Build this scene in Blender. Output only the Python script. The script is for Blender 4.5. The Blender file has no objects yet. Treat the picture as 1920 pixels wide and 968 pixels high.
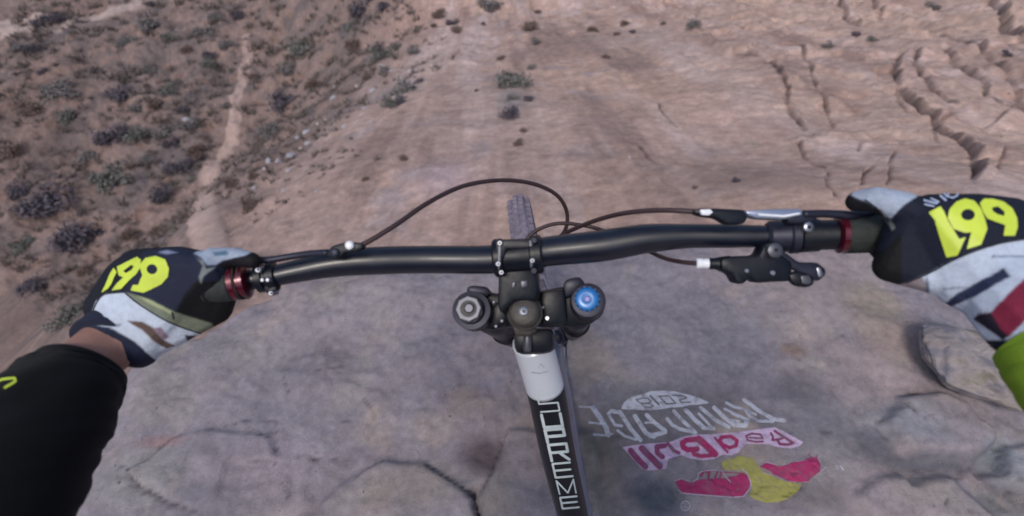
import bpy, bmesh, math, random
import numpy as np
from mathutils import Vector, Matrix
from mathutils.bvhtree import BVHTree
R = math.radians
random.seed(7)
S = bpy.context.scene
COL = S.collection

# ---------------------------------------------------------------- camera, world, sun, exposure
CAM = Vector((0.0, 0.0, 1.5))
PITCH = 52.0
F = 968.0
cd = bpy.data.cameras.new('camera'); cam = bpy.data.objects.new('camera', cd); COL.objects.link(cam)
cam.location = CAM; cam.rotation_euler = (R(90 - PITCH), 0, 0)
cd.sensor_width = 36.0; cd.lens = 36.0 * F / 1920.0
cd.clip_start = 0.02; cd.clip_end = 6000
S.camera = cam
cd.dof.use_dof = True; cd.dof.focus_distance = 0.85; cd.dof.aperture_fstop = 3.6   # small action camera, focused near: the far slope is soft
cp, sp = math.cos(R(PITCH)), math.sin(R(PITCH))
FWD = Vector((0, cp, -sp)); UP = Vector((0, sp, cp)); RT = Vector((1, 0, 0))

SUN_EL, SUN_AZ = 58.0, 205.0           # high, veiled, from behind the rider's left shoulder
w = bpy.data.worlds.new('World'); S.world = w; w.use_nodes = True
nt = w.node_tree; bg = nt.nodes['Background']
sky = nt.nodes.new('ShaderNodeTexSky'); sky.sky_type = 'NISHITA'; sky.sun_disc = False
sky.sun_elevation = R(SUN_EL); sky.sun_rotation = R(SUN_AZ); sky.dust_density = 3.0; sky.ozone_density = 1.0
nt.links.new(sky.outputs[0], bg.inputs[0]); bg.inputs[1].default_value = 0.10
sl = bpy.data.lights.new('sun', 'SUN'); sun = bpy.data.objects.new('sun', sl); COL.objects.link(sun)
sl.energy = 1.1; sl.angle = R(14); sl.color = (1.0, 0.93, 0.84)
sdir = Vector((math.sin(R(SUN_AZ)) * math.cos(R(SUN_EL)), math.cos(R(SUN_AZ)) * math.cos(R(SUN_EL)), math.sin(R(SUN_EL))))
sun.rotation_euler = sdir.to_track_quat('Z', 'Y').to_euler(); sun.location = sdir * 30
S.view_settings.view_transform = 'Standard'; S.view_settings.look = 'None'
S.view_settings.exposure = 0.45; S.view_settings.gamma = 1.0
S.render.engine = 'CYCLES'
S.cycles.filter_width = 1.6

# ---------------------------------------------------------------- helpers: points
def P(px, py, D):
    px, py, D = float(px), float(py), float(D)
    return CAM + D * (FWD + RT * ((px - 960) / F) + UP * ((484 - py) / F))
def ray(px, py):
    px, py = float(px), float(py)
    return (FWD + RT * ((px - 960) / F) + UP * ((484 - py) / F))
def G(px, py, z=0.0):
    d = ray(px, py); t = (z - CAM.z) / d.z
    return CAM + d * t
def Zm(ox, oy, s):
    return lambda pts: [(ox + x / s, oy + y / s) for x, y in pts]
def L(r, g, b):                         # sRGB 0-255 -> linear
    f = lambda c: (c / 255) / 12.92 if c / 255 <= 0.04045 else ((c / 255 + 0.055) / 1.055) ** 2.4
    return (f(r), f(g), f(b))

# ---------------------------------------------------------------- helpers: numpy noise and fields
_rng = np.random.RandomState(3)
_perm = np.concatenate([_rng.permutation(256)] * 3)
_ga = np.linspace(0, 2 * np.pi, 256, endpoint=False); _gx, _gy = np.cos(_ga), np.sin(_ga)
def pn(x, y):
    xi = np.floor(x).astype(int); yi = np.floor(y).astype(int)
    xf = x - xi; yf = y - yi; xi &= 255; yi &= 255
    u = xf * xf * xf * (xf * (xf * 6 - 15) + 10); v = yf * yf * yf * (yf * (yf * 6 - 15) + 10)
    def g(a, b, dx, dy):
        h = _perm[_perm[(xi + a) & 255] + ((yi + b) & 255)]
        return _gx[h] * dx + _gy[h] * dy
    n00 = g(0, 0, xf, yf); n10 = g(1, 0, xf - 1, yf); n01 = g(0, 1, xf, yf - 1); n11 = g(1, 1, xf - 1, yf - 1)
    return (n00 + u * (n10 - n00)) * (1 - v) + (n01 + u * (n11 - n01)) * v
def fbm(x, y, oct=5, gain=0.5, ox=0.0):
    s = 0; a = 1.0; f = 1.0; t = 0
    for i in range(oct):
        s = s + a * pn(x * f + ox + 17.3 * i, y * f + 9.1 * i + ox * 0.7); t += a; a *= gain; f *= 2.03
    return s / t * 1.6
def ridged(x, y, oct=4, ox=0.0):
    s = 0; a = 1.0; f = 1.0; t = 0
    for i in range(oct):
        s = s + a * (1 - 2 * np.abs(pn(x * f + ox + 5.7 * i, y * f + 3.3 * i))); t += a; a *= 0.5; f *= 2.1
    return s / t
def sst(e0, e1, x):
    t = np.clip((x - e0) / (e1 - e0), 0, 1); return t * t * (3 - 2 * t)
def seg_dist(x, y, a, b):
    dx, dy = b[0] - a[0], b[1] - a[1]; l2 = dx * dx + dy * dy + 1e-12
    t = np.clip(((x - a[0]) * dx + (y - a[1]) * dy) / l2, 0, 1)
    ex = x - a[0] - t * dx; ey = y - a[1] - t * dy
    return np.sqrt(ex * ex + ey * ey), t, (x - a[0]) * dy - (y - a[1]) * dx
def pl_dist(x, y, pts, ws=None):
    """distance to a polyline, signed side (+ = right of travel), local width"""
    best = np.full(np.shape(x), 1e9); side = np.zeros(np.shape(x)); wid = np.ones(np.shape(x))
    for i in range(len(pts) - 1):
        d, t, s = seg_dist(x, y, pts[i], pts[i + 1])
        m = d < best
        best = np.where(m, d, best); side = np.where(m, np.sign(s), side)
        if ws is not None: wid = np.where(m, ws[i] + t * (ws[i + 1] - ws[i]), wid)
    return best, side, wid
def poly_sd(x, y, pts):                  # signed distance, negative inside
    best = np.full(np.shape(x), 1e9); ins = np.zeros(np.shape(x), bool); n = len(pts)
    for i in range(n):
        a, b = pts[i], pts[(i + 1) % n]
        d, _, _ = seg_dist(x, y, a, b); best = np.minimum(best, d)
        c = ((a[1] > y) != (b[1] > y)) & (x < (b[0] - a[0]) * (y - a[1]) / (b[1] - a[1] + 1e-12) + a[0])
        ins ^= c
    return np.where(ins, -best, best)

# ---------------------------------------------------------------- helpers: materials
def nm(name):
    m = bpy.data.materials.new(name); m.use_nodes = True
    return m, m.node_tree, m.node_tree.nodes['Principled BSDF']
def N(t, k, **kw):
    n = t.nodes.new(k)
    for a, v in kw.items(): setattr(n, a, v)
    return n
def mat(name, col, rough=0.5, metal=0.0, spec=0.5, coat=0.0, bump=0.0, bscale=200.0, var=0.0, vscale=20.0, sheen=0.0):
    m, t, b = nm(name)
    b.inputs['Base Color'].default_value = (*col, 1); b.inputs['Roughness'].default_value = rough
    b.inputs['Metallic'].default_value = metal; b.inputs['Specular IOR Level'].default_value = spec
    b.inputs['Coat Weight'].default_value = coat; b.inputs['Coat Roughness'].default_value = 0.15
    b.inputs['Sheen Weight'].default_value = sheen
    tc = N(t, 'ShaderNodeTexCoord')
    if var > 0:
        n = N(t, 'ShaderNodeTexNoise'); n.inputs['Scale'].default_value = vscale; n.inputs['Detail'].default_value = 6
        t.links.new(tc.outputs['Object'], n.inputs['Vector'])
        r = N(t, 'ShaderNodeMapRange'); r.inputs[1].default_value = 0.3; r.inputs[2].default_value = 0.7
        r.inputs[3].default_value = 1 - var; r.inputs[4].default_value = 1 + var
        t.links.new(n.outputs['Fac'], r.inputs[0])
        x = N(t, 'ShaderNodeVectorMath', operation='SCALE'); x.inputs[0].default_value = col
        t.links.new(r.outputs[0], x.inputs['Scale']); t.links.new(x.outputs[0], b.inputs['Base Color'])
        r2 = N(t, 'ShaderNodeMapRange'); r2.inputs[3].default_value = max(0.02, rough - 0.12); r2.inputs[4].default_value = min(1, rough + 0.15)
        t.links.new(n.outputs['Fac'], r2.inputs[0]); t.links.new(r2.outputs[0], b.inputs['Roughness'])
    if bump > 0:
        n = N(t, 'ShaderNodeTexNoise'); n.inputs['Scale'].default_value = bscale; n.inputs['Detail'].default_value = 4
        t.links.new(tc.outputs['Object'], n.inputs['Vector'])
        bp = N(t, 'ShaderNodeBump'); bp.inputs['Strength'].default_value = bump; bp.inputs['Distance'].default_value = 0.002
        t.links.new(n.outputs['Fac'], bp.inputs['Height']); t.links.new(bp.outputs[0], b.inputs['Normal'])
    return m
def vc_mat(name, rough=0.95, var=0.25, scales=(6, 40, 160), bump=0.5, bdist=0.01, spec=0.25):
    """vertex albedo 'Col' times several octaves of noise"""
    m, t, b = nm(name)
    at = N(t, 'ShaderNodeAttribute', attribute_name='Col'); tc = N(t, 'ShaderNodeTexCoord')
    cur = at.outputs['Color']; hs = None
    for i, s in enumerate(scales):
        n = N(t, 'ShaderNodeTexNoise'); n.inputs['Scale'].default_value = s; n.inputs['Detail'].default_value = 5
        n.inputs['Roughness'].default_value = 0.6
        t.links.new(tc.outputs['Object'], n.inputs['Vector'])
        r = N(t, 'ShaderNodeMapRange'); r.inputs[1].default_value = 0.3; r.inputs[2].default_value = 0.7
        r.inputs[3].default_value = 1 - var; r.inputs[4].default_value = 1 + var
        t.links.new(n.outputs['Fac'], r.inputs[0])
        x = N(t, 'ShaderNodeVectorMath', operation='SCALE'); t.links.new(cur, x.inputs[0]); t.links.new(r.outputs[0], x.inputs['Scale'])
        cur = x.outputs[0]
        if hs is None: hs = n.outputs['Fac']
        else:
            a = N(t, 'ShaderNodeMath', operation='MULTIPLY_ADD'); t.links.new(n.outputs['Fac'], a.inputs[0])
            a.inputs[1].default_value = 0.5 ** i; t.links.new(hs, a.inputs[2]); hs = a.outputs[0]
    t.links.new(cur, b.inputs['Base Color']); b.inputs['Roughness'].default_value = rough
    b.inputs['Specular IOR Level'].default_value = spec
    if bump > 0:
        bp = N(t, 'ShaderNodeBump'); bp.inputs['Strength'].default_value = bump; bp.inputs['Distance'].default_value = bdist
        t.links.new(hs, bp.inputs['Height']); t.links.new(bp.outputs[0], b.inputs['Normal'])
    return m

TINT = np.array([1.0, 1.0, 1.0])        # measured balance of the light, see below
def A(r, g, b): return np.array(L(r, g, b)) * TINT

# ---------------------------------------------------------------- helpers: objects
def tag(o, label=None, cat=None, group=None, kind=None):
    if label: o['label'] = label
    if cat: o['category'] = cat
    if group: o['group'] = group
    if kind: o['kind'] = kind
    return o
def empty(name, loc, label, cat, group=None):
    o = bpy.data.objects.new(name, None); COL.objects.link(o); o.location = loc; o.empty_display_size = 0.1
    return tag(o, label, cat, group)
def link(name, me, m=None, parent=None, smooth=True, recenter=False):
    """me holds world coordinates; parents are unrotated empties / meshes"""
    if m is not None:
        me.materials.clear(); me.materials.append(m)
    if smooth: me.polygons.foreach_set('use_smooth', [True] * len(me.polygons))
    me.name = name
    o = bpy.data.objects.new(name, me); COL.objects.link(o)
    if recenter:
        n = len(me.vertices); co = np.empty(n * 3); me.vertices.foreach_get('co', co); co = co.reshape(-1, 3)
        c = co.mean(0); c[2] = co[:, 2].min(); me.vertices.foreach_set('co', (co - c).ravel()); o.location = c; me.update()
    if parent is not None:
        o.parent = parent
        wl = Vector((0, 0, 0)); q = parent
        while q is not None: wl += q.location; q = q.parent
        # mesh children of mesh parts sit at identity offset from the root
        off = Vector((0, 0, 0)); q = parent
        while q is not None: off += q.location + q.matrix_parent_inverse.translation; q = q.parent
        o.matrix_parent_inverse = Matrix.Translation(-off)
    return o
def mesh_np(name, v, f):
    me = bpy.data.meshes.new(name); me.from_pydata([tuple(p) for p in v], [], f); me.update(); return me
def bm_mesh(name, bm):
    me = bpy.data.meshes.new(name); bm.normal_update(); bm.to_mesh(me); bm.free(); return me
def spline(pts, n):
    """Catmull-Rom through tuples of any width"""
    p = [np.array(q, float) for q in pts]; p = [2 * p[0] - p[1]] + p + [2 * p[-1] - p[-2]]
    out = []
    for i in range(1, len(p) - 2):
        for k in range(n):
            t = k / n
            out.append(0.5 * (2 * p[i] + (p[i + 1] - p[i - 1]) * t + (2 * p[i - 1] - 5 * p[i] + 4 * p[i + 1] - p[i + 2]) * t * t
                              + (3 * p[i] - p[i - 1] - 3 * p[i + 1] + p[i + 2]) * t ** 3))
    out.append(p[-2]); return out
def tube_bm(bm, pts, rad, seg=20, cap=True):
    pts = [Vector(p) for p in pts]
    if not hasattr(rad, '__len__'): rad = [rad] * len(pts)
    t0 = (pts[1] - pts[0]).normalized()
    nrm = t0.orthogonal().normalized(); rings = []
    for i, p in enumerate(pts):
        t = (pts[min(i + 1, len(pts) - 1)] - pts[max(i - 1, 0)]).normalized()
        nrm = (nrm - t * nrm.dot(t)).normalized(); bn = t.cross(nrm)
        rings.append([bm.verts.new(p + (nrm * math.cos(a) + bn * math.sin(a)) * rad[i]) for a in [2 * math.pi * k / seg for k in range(seg)]])
    for a, b in zip(rings, rings[1:]):
        for k in range(seg): bm.faces.new((a[k], a[(k + 1) % seg], b[(k + 1) % seg], b[k]))
    if cap:
        bm.faces.new(rings[0][::-1]); bm.faces.new(rings[-1])
    return rings
def tube(name, pts, rad, m, parent, seg=20, **kw):
    bm = bmesh.new(); tube_bm(bm, pts, rad, seg); bmesh.ops.recalc_face_normals(bm, faces=bm.faces)
    return link(name, bm_mesh(name, bm), m, parent, **kw)
def ptube(name, pts, m, parent, n=8, seg=20, **kw):
    """pts: (px, py, D, radius in metres) splined"""
    q = spline(pts, n); return tube(name, [P(a, b, c) for a, b, c, _ in q], [r for *_, r in q], m, parent, seg, **kw)
def lathe(name, c, ax, prof, m, parent, seg=28, flat=False, ngon=None):
    """prof: (distance along ax, radius)"""
    ax = Vector(ax).normalized(); u = ax.orthogonal().normalized(); v = ax.cross(u); bm = bmesh.new(); rings = []
    n = ngon or seg
    for h, r in prof:
        rings.append([bm.verts.new(Vector(c) + ax * h + (u * math.cos(2 * math.pi * k / n) + v * math.sin(2 * math.pi * k / n)) * max(r, 1e-5)) for k in range(n)])
    for a, b in zip(rings, rings[1:]):
        for k in range(n): bm.faces.new((a[k], a[(k + 1) % n], b[(k + 1) % n], b[k]))
    bm.faces.new(rings[0][::-1]); bm.faces.new(rings[-1]); bmesh.ops.recalc_face_normals(bm, faces=bm.faces)
    me = bm_mesh(name, bm); o = link(name, me, m, parent, smooth=not flat)
    if not flat: sharp(me, 35)
    return o
def sharp(me, ang):
    try: me.set_sharp_from_angle(angle=R(ang))
    except Exception: pass
def prism(name, pts, D, thick, m, parent, bevel=0.002, dirn=None, taper=1.0, segs=2):
    """px outline at distance D, with real thickness along dirn, edges rounded"""
    dirn = Vector(dirn) if dirn is not None else FWD
    top = [P(x, y, D) for x, y in pts]; c = sum(top, Vector()) / len(top)
    bm = bmesh.new(); a = [bm.verts.new(p) for p in top]; b = [bm.verts.new(c + (p - c) * taper + dirn * thick) for p in top]
    bm.faces.new(a); bm.faces.new(b[::-1]); n = len(a)
    for k in range(n): bm.faces.new((a[k], b[k], b[(k + 1) % n], a[(k + 1) % n]))
    bmesh.ops.recalc_face_normals(bm, faces=bm.faces)
    if bevel: bmesh.ops.bevel(bm, geom=list(bm.edges), offset=bevel, segments=segs, affect='EDGES', profile=0.5, clamp_overlap=True)
    bmesh.ops.triangulate(bm, faces=[f for f in bm.faces if len(f.verts) > 4])
    me = bm_mesh(name, bm); o = link(name, me, m, parent); sharp(me, 30); return o
def bvh_of(objs):
    v = []; f = []
    for o in objs:
        M = Matrix.Translation(Vector((0, 0, 0)))
        if o.parent is None: M = Matrix.Translation(o.location)
        b = len(v); v += [M @ x.co for x in o.data.vertices]; f += [[b + i for i in p.vertices] for p in o.data.polygons]
    return BVHTree.FromPolygons(v, f)
def decal(name, add, sub, hit, m, parent, off=0.0012, step=1.0):
    """thin layer of paint or print: union of outlines/strokes minus others, draped on a surface.
    shapes: ('p', pts) filled outline, ('s', pts, width) stroke, ('o', pts, width) closed stroke"""
    allp = [q for s in add for q in s[1]]; mw = max([0] + [s[2] for s in add if len(s) > 2])
    x0 = min(p[0] for p in allp) - mw - 2; x1 = max(p[0] for p in allp) + mw + 2
    y0 = min(p[1] for p in allp) - mw - 2; y1 = max(p[1] for p in allp) + mw + 2
    xs = np.arange(x0, x1, step); ys = np.arange(y0, y1, step); X, Y = np.meshgrid(xs, ys)
    def fld(s):
        if s[0] == 'p': return poly_sd(X, Y, s[1])
        pts = s[1] + [s[1][0]] if s[0] == 'o' else s[1]
        return pl_dist(X, Y, pts)[0] - s[2] / 2
    Fv = np.full(X.shape, 1e9)
    for s in add: Fv = np.minimum(Fv, fld(s))
    for s in sub: Fv = np.maximum(Fv, -fld(s))
    Fv = np.where(np.abs(Fv) < 1e-6, 1e-6, Fv)
    verts = []; cache = {}; faces = []
    def vert(key, px, py):
        if key in cache: return cache[key]
        d = ray(px, py).normalized(); h = hit(d)
        if h is None: cache[key] = None
        else: verts.append(h[0] + h[1] * off); cache[key] = len(verts) - 1
        return cache[key]
    H, W = X.shape
    act = (np.minimum.reduce([Fv[:-1, :-1], Fv[1:, :-1], Fv[:-1, 1:], Fv[1:, 1:]]) < 0)
    for j, i in zip(*np.nonzero(act)):
        for tri in (((j, i), (j, i + 1), (j + 1, i + 1)), ((j, i), (j + 1, i + 1), (j + 1, i))):
            out = []
            for k in range(3):
                a, b = tri[k], tri[(k + 1) % 3]; fa, fb = Fv[a], Fv[b]
                if fa < 0: out.append(vert(a, X[a], Y[a]))
                if (fa < 0) != (fb < 0):
                    lo, hi = (a, b) if a < b else (b, a); t = Fv[lo] / (Fv[lo] - Fv[hi])
                    out.append(vert((lo, hi), X[lo] + t * (X[hi] - X[lo]), Y[lo] + t * (Y[hi] - Y[lo])))
            if len(out) >= 3 and None not in out and len(set(out)) == len(out): faces.append(out[::-1])
    me = bpy.data.meshes.new(name); me.from_pydata(verts, [], faces); me.update()
    return link(name, me, m, parent)
def hitter(bvh, face=True):
    def h(d):
        p, n, i, t = bvh.ray_cast(CAM, d)
        if p is None: return None
        if n.dot(d) > 0: n = -n
        return p, n
    return h

# ================================================================ TERRAIN
XE_Y = np.array([-50, 0, 1.3, 2.0, 3.24, 4.8, 6.6, 10, 17, 30, 60, 400.])
XE_X = np.array([-1.6, -1.35, -1.2, -1.55, -1.95, -2.0, -1.75, -2.0, -3.0, -6, -12, -80.])
def softp(v, k): return np.log1p(np.exp(np.clip(v * k, -40, 40))) / k
def z_base(x, y):
    zr = -0.62 - 0.38 * (softp(y, 3.0) - 1.3)
    far = np.clip(y - 19, 0, None); zr = zr + 0.25 * np.minimum(far, 10)
    zr = zr + 0.11 * softp(x - 1.2, 2.0) * sst(0.5, 4, y) + 0.40 * sst(0.6, 2.0, x) * sst(0.9, 1.3, y) * (1 - sst(1.6, 3.4, y)) - 0.4 * (1 - sst(0.6, 1.3, y)) * (1 - sst(2.4, 3.5, np.hypot(x, y)))
    xe = np.interp(y, XE_Y, XE_X)
    zr = zr - 0.62 * softp(xe - x + 0.12 * fbm(x * .5, y * .5, 3, ox=77), 1.3) - 0.2 * softp(xe - 2.5 - x, 1.0)
    r = np.sqrt(x * x + y * y)
    zv = -9.0 + 1.0 * fbm(x * 0.05, y * 0.05, 3, ox=3) + 30 * sst(150, 1200, r) * (0.55 + fbm(x * 0.003, y * 0.003, 4))
    k = 0.9
    h = np.clip(0.5 + 0.5 * (zr - zv) / k, 0, 1)
    return zv + (zr - zv) * h + k * h * (1 - h)
def march(px, py, zf):
    d = ray(px, py); Ds = np.geomspace(1.3, 900, 1400)
    x = d.x * Ds; y = d.y * Ds; z = CAM.z + d.z * Ds; g = z - zf(x, y)
    k = np.nonzero(g < 0)[0]
    if len(k) == 0: return None
    k = max(k[0], 1); t = g[k - 1] / (g[k - 1] - g[k]); D = Ds[k - 1] + t * (Ds[k] - Ds[k - 1])
    return (d.x * D, d.y * D, D)
def on_base(pts):
    out = []
    for p in pts:
        h = march(p[0], p[1], z_base)
        out.append(h if h else (0, 500, 500))
    return out
zr3 = Zm(1280, 0, 2.42); zl1 = Zm(0, 0, 2.017); zc2 = Zm(640, 0, 2.017)
CRACKS = [  # outline on the right-hand sandstone, width px, depth m, lift m, side of the raised rock
    (zr3([(500, 220), (560, 270), (600, 380), (650, 450), (690, 550), (700, 575), (660, 610)]), 5, .06, .10, -1),
    (zr3([(240, 265), (370, 280), (430, 350), (470, 400), (470, 480), (540, 550), (570, 600)]), 9, .07, .12, -1),
    (zr3([(525, 640), (560, 710), (600, 745), (650, 770)]), 5, .06, .08, -1),
    (zr3([(1030, 235), (985, 260), (970, 320), (1000, 400), (1050, 460), (1140, 530), (1150, 600), (1240, 670), (1290, 720), (1320, 830)]), 9, .12, .22, -1),
    (zr3([(1040, 250), (1060, 330), (1110, 400), (1180, 450), (1250, 490)]), 7, .08, .10, -1),
    (zr3([(1160, 235), (1250, 310), (1370, 380), (1390, 430), (1440, 475), (1490, 490), (1560, 530)]), 7, .12, .20, -1),
    (zr3([(1150, 150), (1270, 190), (1290, 240), (1400, 320), (1490, 390), (1560, 445)]), 8, .12, .2, -1),
    (zr3([(700, 0), (730, 60), (770, 95), (825, 108)]), 8, .2, .3, -1),
    (zr3([(850, 10), (890, 55), (940, 100)]), 5, .12, .2, -1),
    (zr3([(1350, 0), (1430, 90), (1500, 160), (1560, 195)]), 8, .25, .4, -1),
    (zr3([(945, 690), (930, 760), (920, 850)]), 7, .05, .05, 1),
    (zr3([(860, 750), (820, 790), (800, 850)]), 8, .05, .05, 1),
    (zr3([(1240, 500), (1190, 530), (1160, 560), (1150, 600)]), 8, .08, .1, 1),
    (zr3([(640, 780), (650, 860), (690, 900)]), 8, .04, .05, 1),
    (zr3([(700, 690), (740, 690), (790, 700), (800, 660), (850, 645)]), 5, .04, .05, 1),
    (zr3([(980, 400), (1000, 470), (1040, 510)]), 4, .05, .04, -1),
    (zr3([(1115, 600), (1130, 650), (1150, 680)]), 4, .04, .04, -1),
    (zr3([(1280, 640), (1400, 650), (1420, 700), (1380, 800)]), 9, .08, .12, 1),
    (zr3([(1480, 500), (1420, 560), (1350, 590), (1270, 590)]), 6, .05, .1, -1),
    (zr3([(0, 90), (60, 110), (120, 130)]), 6, .08, .05, 1),
    (zr3([(160, 150), (260, 155), (330, 140), (450, 160)]), 5, .08, .05, 1),
    (zc2([(100, 80), (180, 90), (260, 50), (400, 15)]), 6, .12, .05, 1),
    (zc2([(400, 260), (450, 200), (520, 168), (560, 180)]), 10, .08, .12, 1),
    (zc2([(1200, 380), (1220, 440), (1280, 480)]), 9, .04, .05, 1),
    (zc2([(1090, 540), (1150, 590), (1180, 640)]), 14, .05, .05, 1),
]
CRACKS_W = []
for pts, wpx, dep, lift, sd in CRACKS:
    q = on_base(pts); CRACKS_W.append(([(a, b) for a, b, _ in q], [0.7 * wpx * D / F for *_, D in q], dep * 0.5, lift * 0.4, sd))
TRAIL = [(461, 62), (464, 110), (448, 170), (442, 230), (420, 290), (402, 350), (384, 420), (360, 500), (330, 570)]
TRAIL_WPX = [12, 16, 19, 21, 28, 40, 54, 64, 70]
TRAIL_W = on_base(TRAIL)
ROAD_W = on_base([(-60, 70), (0, 60), (60, 54), (120, 46), (190, 30), (250, 12), (300, -8)])
ROAD2_W = on_base([(-60, 46), (20, 44), (90, 36), (150, 26)])
def splotch(x, y, px, py, rpx, asp=1.0):
    h = march(px, py, z_base); r = rpx * h[2] / F
    return np.exp(-(((x - h[0]) / r) ** 2 + ((y - h[1]) / (r * asp)) ** 2))

# one polar sheet reaching the horizon, finest where the ground is near
view = np.linspace(-60, 60, 860); rest = np.linspace(64, 296, 70)[1:-1]
AZ = np.radians(np.concatenate([view, rest])); RR = np.concatenate([np.geomspace(0.9, 45, 860), np.geomspace(45, 4500, 60)[1:]])
AA, RD = np.meshgrid(AZ, RR); TX = np.sin(AA) * RD; TY = np.cos(AA) * RD
near = RD < 80
def terrain_detail(x, y):
    xe = np.interp(y, XE_Y, XE_X); ridge = sst(-1.5, 0.7, x - xe - 0.15 + 0.9 * fbm(x * .6, y * .6, 4, ox=55) + 0.35 * fbm(x * 3, y * 3, 3, ox=56)); right = sst(1.2, 3.0, x - 0.08 * y) * sst(1.6, 2.6, y) * ridge
    r = np.sqrt(x * x + y * y); amp = np.clip(r / 12, 0.12, 1.6)
    z = 0.16 * amp * fbm(x * 0.7, y * 0.7, 5, ox=11) + 0.05 * amp * fbm(x * 4, y * 4, 4, ox=2)
    z = z + (1 - ridge) * (0.25 * fbm(x * 0.8, y * 0.8, 4, ox=5))
    # gullied, layered sandstone on the right
    lay = fbm(x * 0.42 + 0.25 * y, y * 0.20 - 0.28 * x, 5, .55, ox=21) + .09 * fbm(x * 3, y * 2.2, 5, .6, ox=22)
    ter = lay * 3.6; ft = np.floor(ter); ter = (ft + 0.75 * sst(0.80, 0.98, ter - ft) + 0.25 * (ter - ft)) / 3.6
    z = z + right * (0.42 * amp * (ter - 0) + 0.05 * ridged(x * 1.6, y * 1.1, 4, ox=7) + 0.03 * amp * ridged(x * 6, y * 4, 3, ox=8)) + ridge * (0.10 * amp * fbm(x * 1.5, y * 0.22, 4, ox=91) + 0.005 * amp * fbm(x * 14, y * 12, 3, ox=92))
    dark = np.zeros_like(x)
    for pts, ws, dep, lift, sd in CRACKS_W:
        b0 = min(p[0] for p in pts) - 2; b1 = max(p[0] for p in pts) + 2; c0 = min(p[1] for p in pts) - 2; c1 = max(p[1] for p in pts) + 2
        m = (x > b0) & (x < b1) & (y > c0) & (y < c1)
        if not m.any(): continue
        xm, ym = x[m], y[m]; wob = 0.65 * np.mean(ws)
        xm2 = xm + wob * fbm(xm * 2.6, ym * 2.6, 4, .5, ox=31) * 2; ym2 = ym + wob * fbm(xm * 2.6, ym * 2.6, 4, .5, ox=37) * 2
        d, s, wd = pl_dist(xm2, ym2, pts, ws)
        # ends fade out
        e = np.minimum(np.hypot(xm - pts[0][0], ym - pts[0][1]), np.hypot(xm - pts[-1][0], ym - pts[-1][1])); e = sst(0, 1, e / (4 * wd))
        q = s * sd * d; brk = 0.55 + 0.75 * fbm(xm * 2.2, ym * 2.2, 3, ox=63)
        g = np.exp(-(np.where(q < 0, d / (0.8 * wd), d / (0.3 * wd))) ** 2) * np.clip(brk, 0, 1)
        z[m] += (-dep * 1.1 * g + lift * 1.25 * np.clip(brk, 0, 1) * sst(-0.1, 0.35, q / wd) * np.exp(-np.clip(q, 0, None) / (7 * wd))) * e
        dark[m] = np.maximum(dark[m], g * e)
    return z, dark, ridge, right
def z_ground(x, y):
    x = np.asarray(x, float); y = np.asarray(y, float)
    z, *_ = terrain_detail(x.copy(), y.copy()); return z_base(x, y) + z
zd, crack, ridge, right = terrain_detail(TX, TY)
TZ = z_base(TX, TY) + zd
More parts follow.
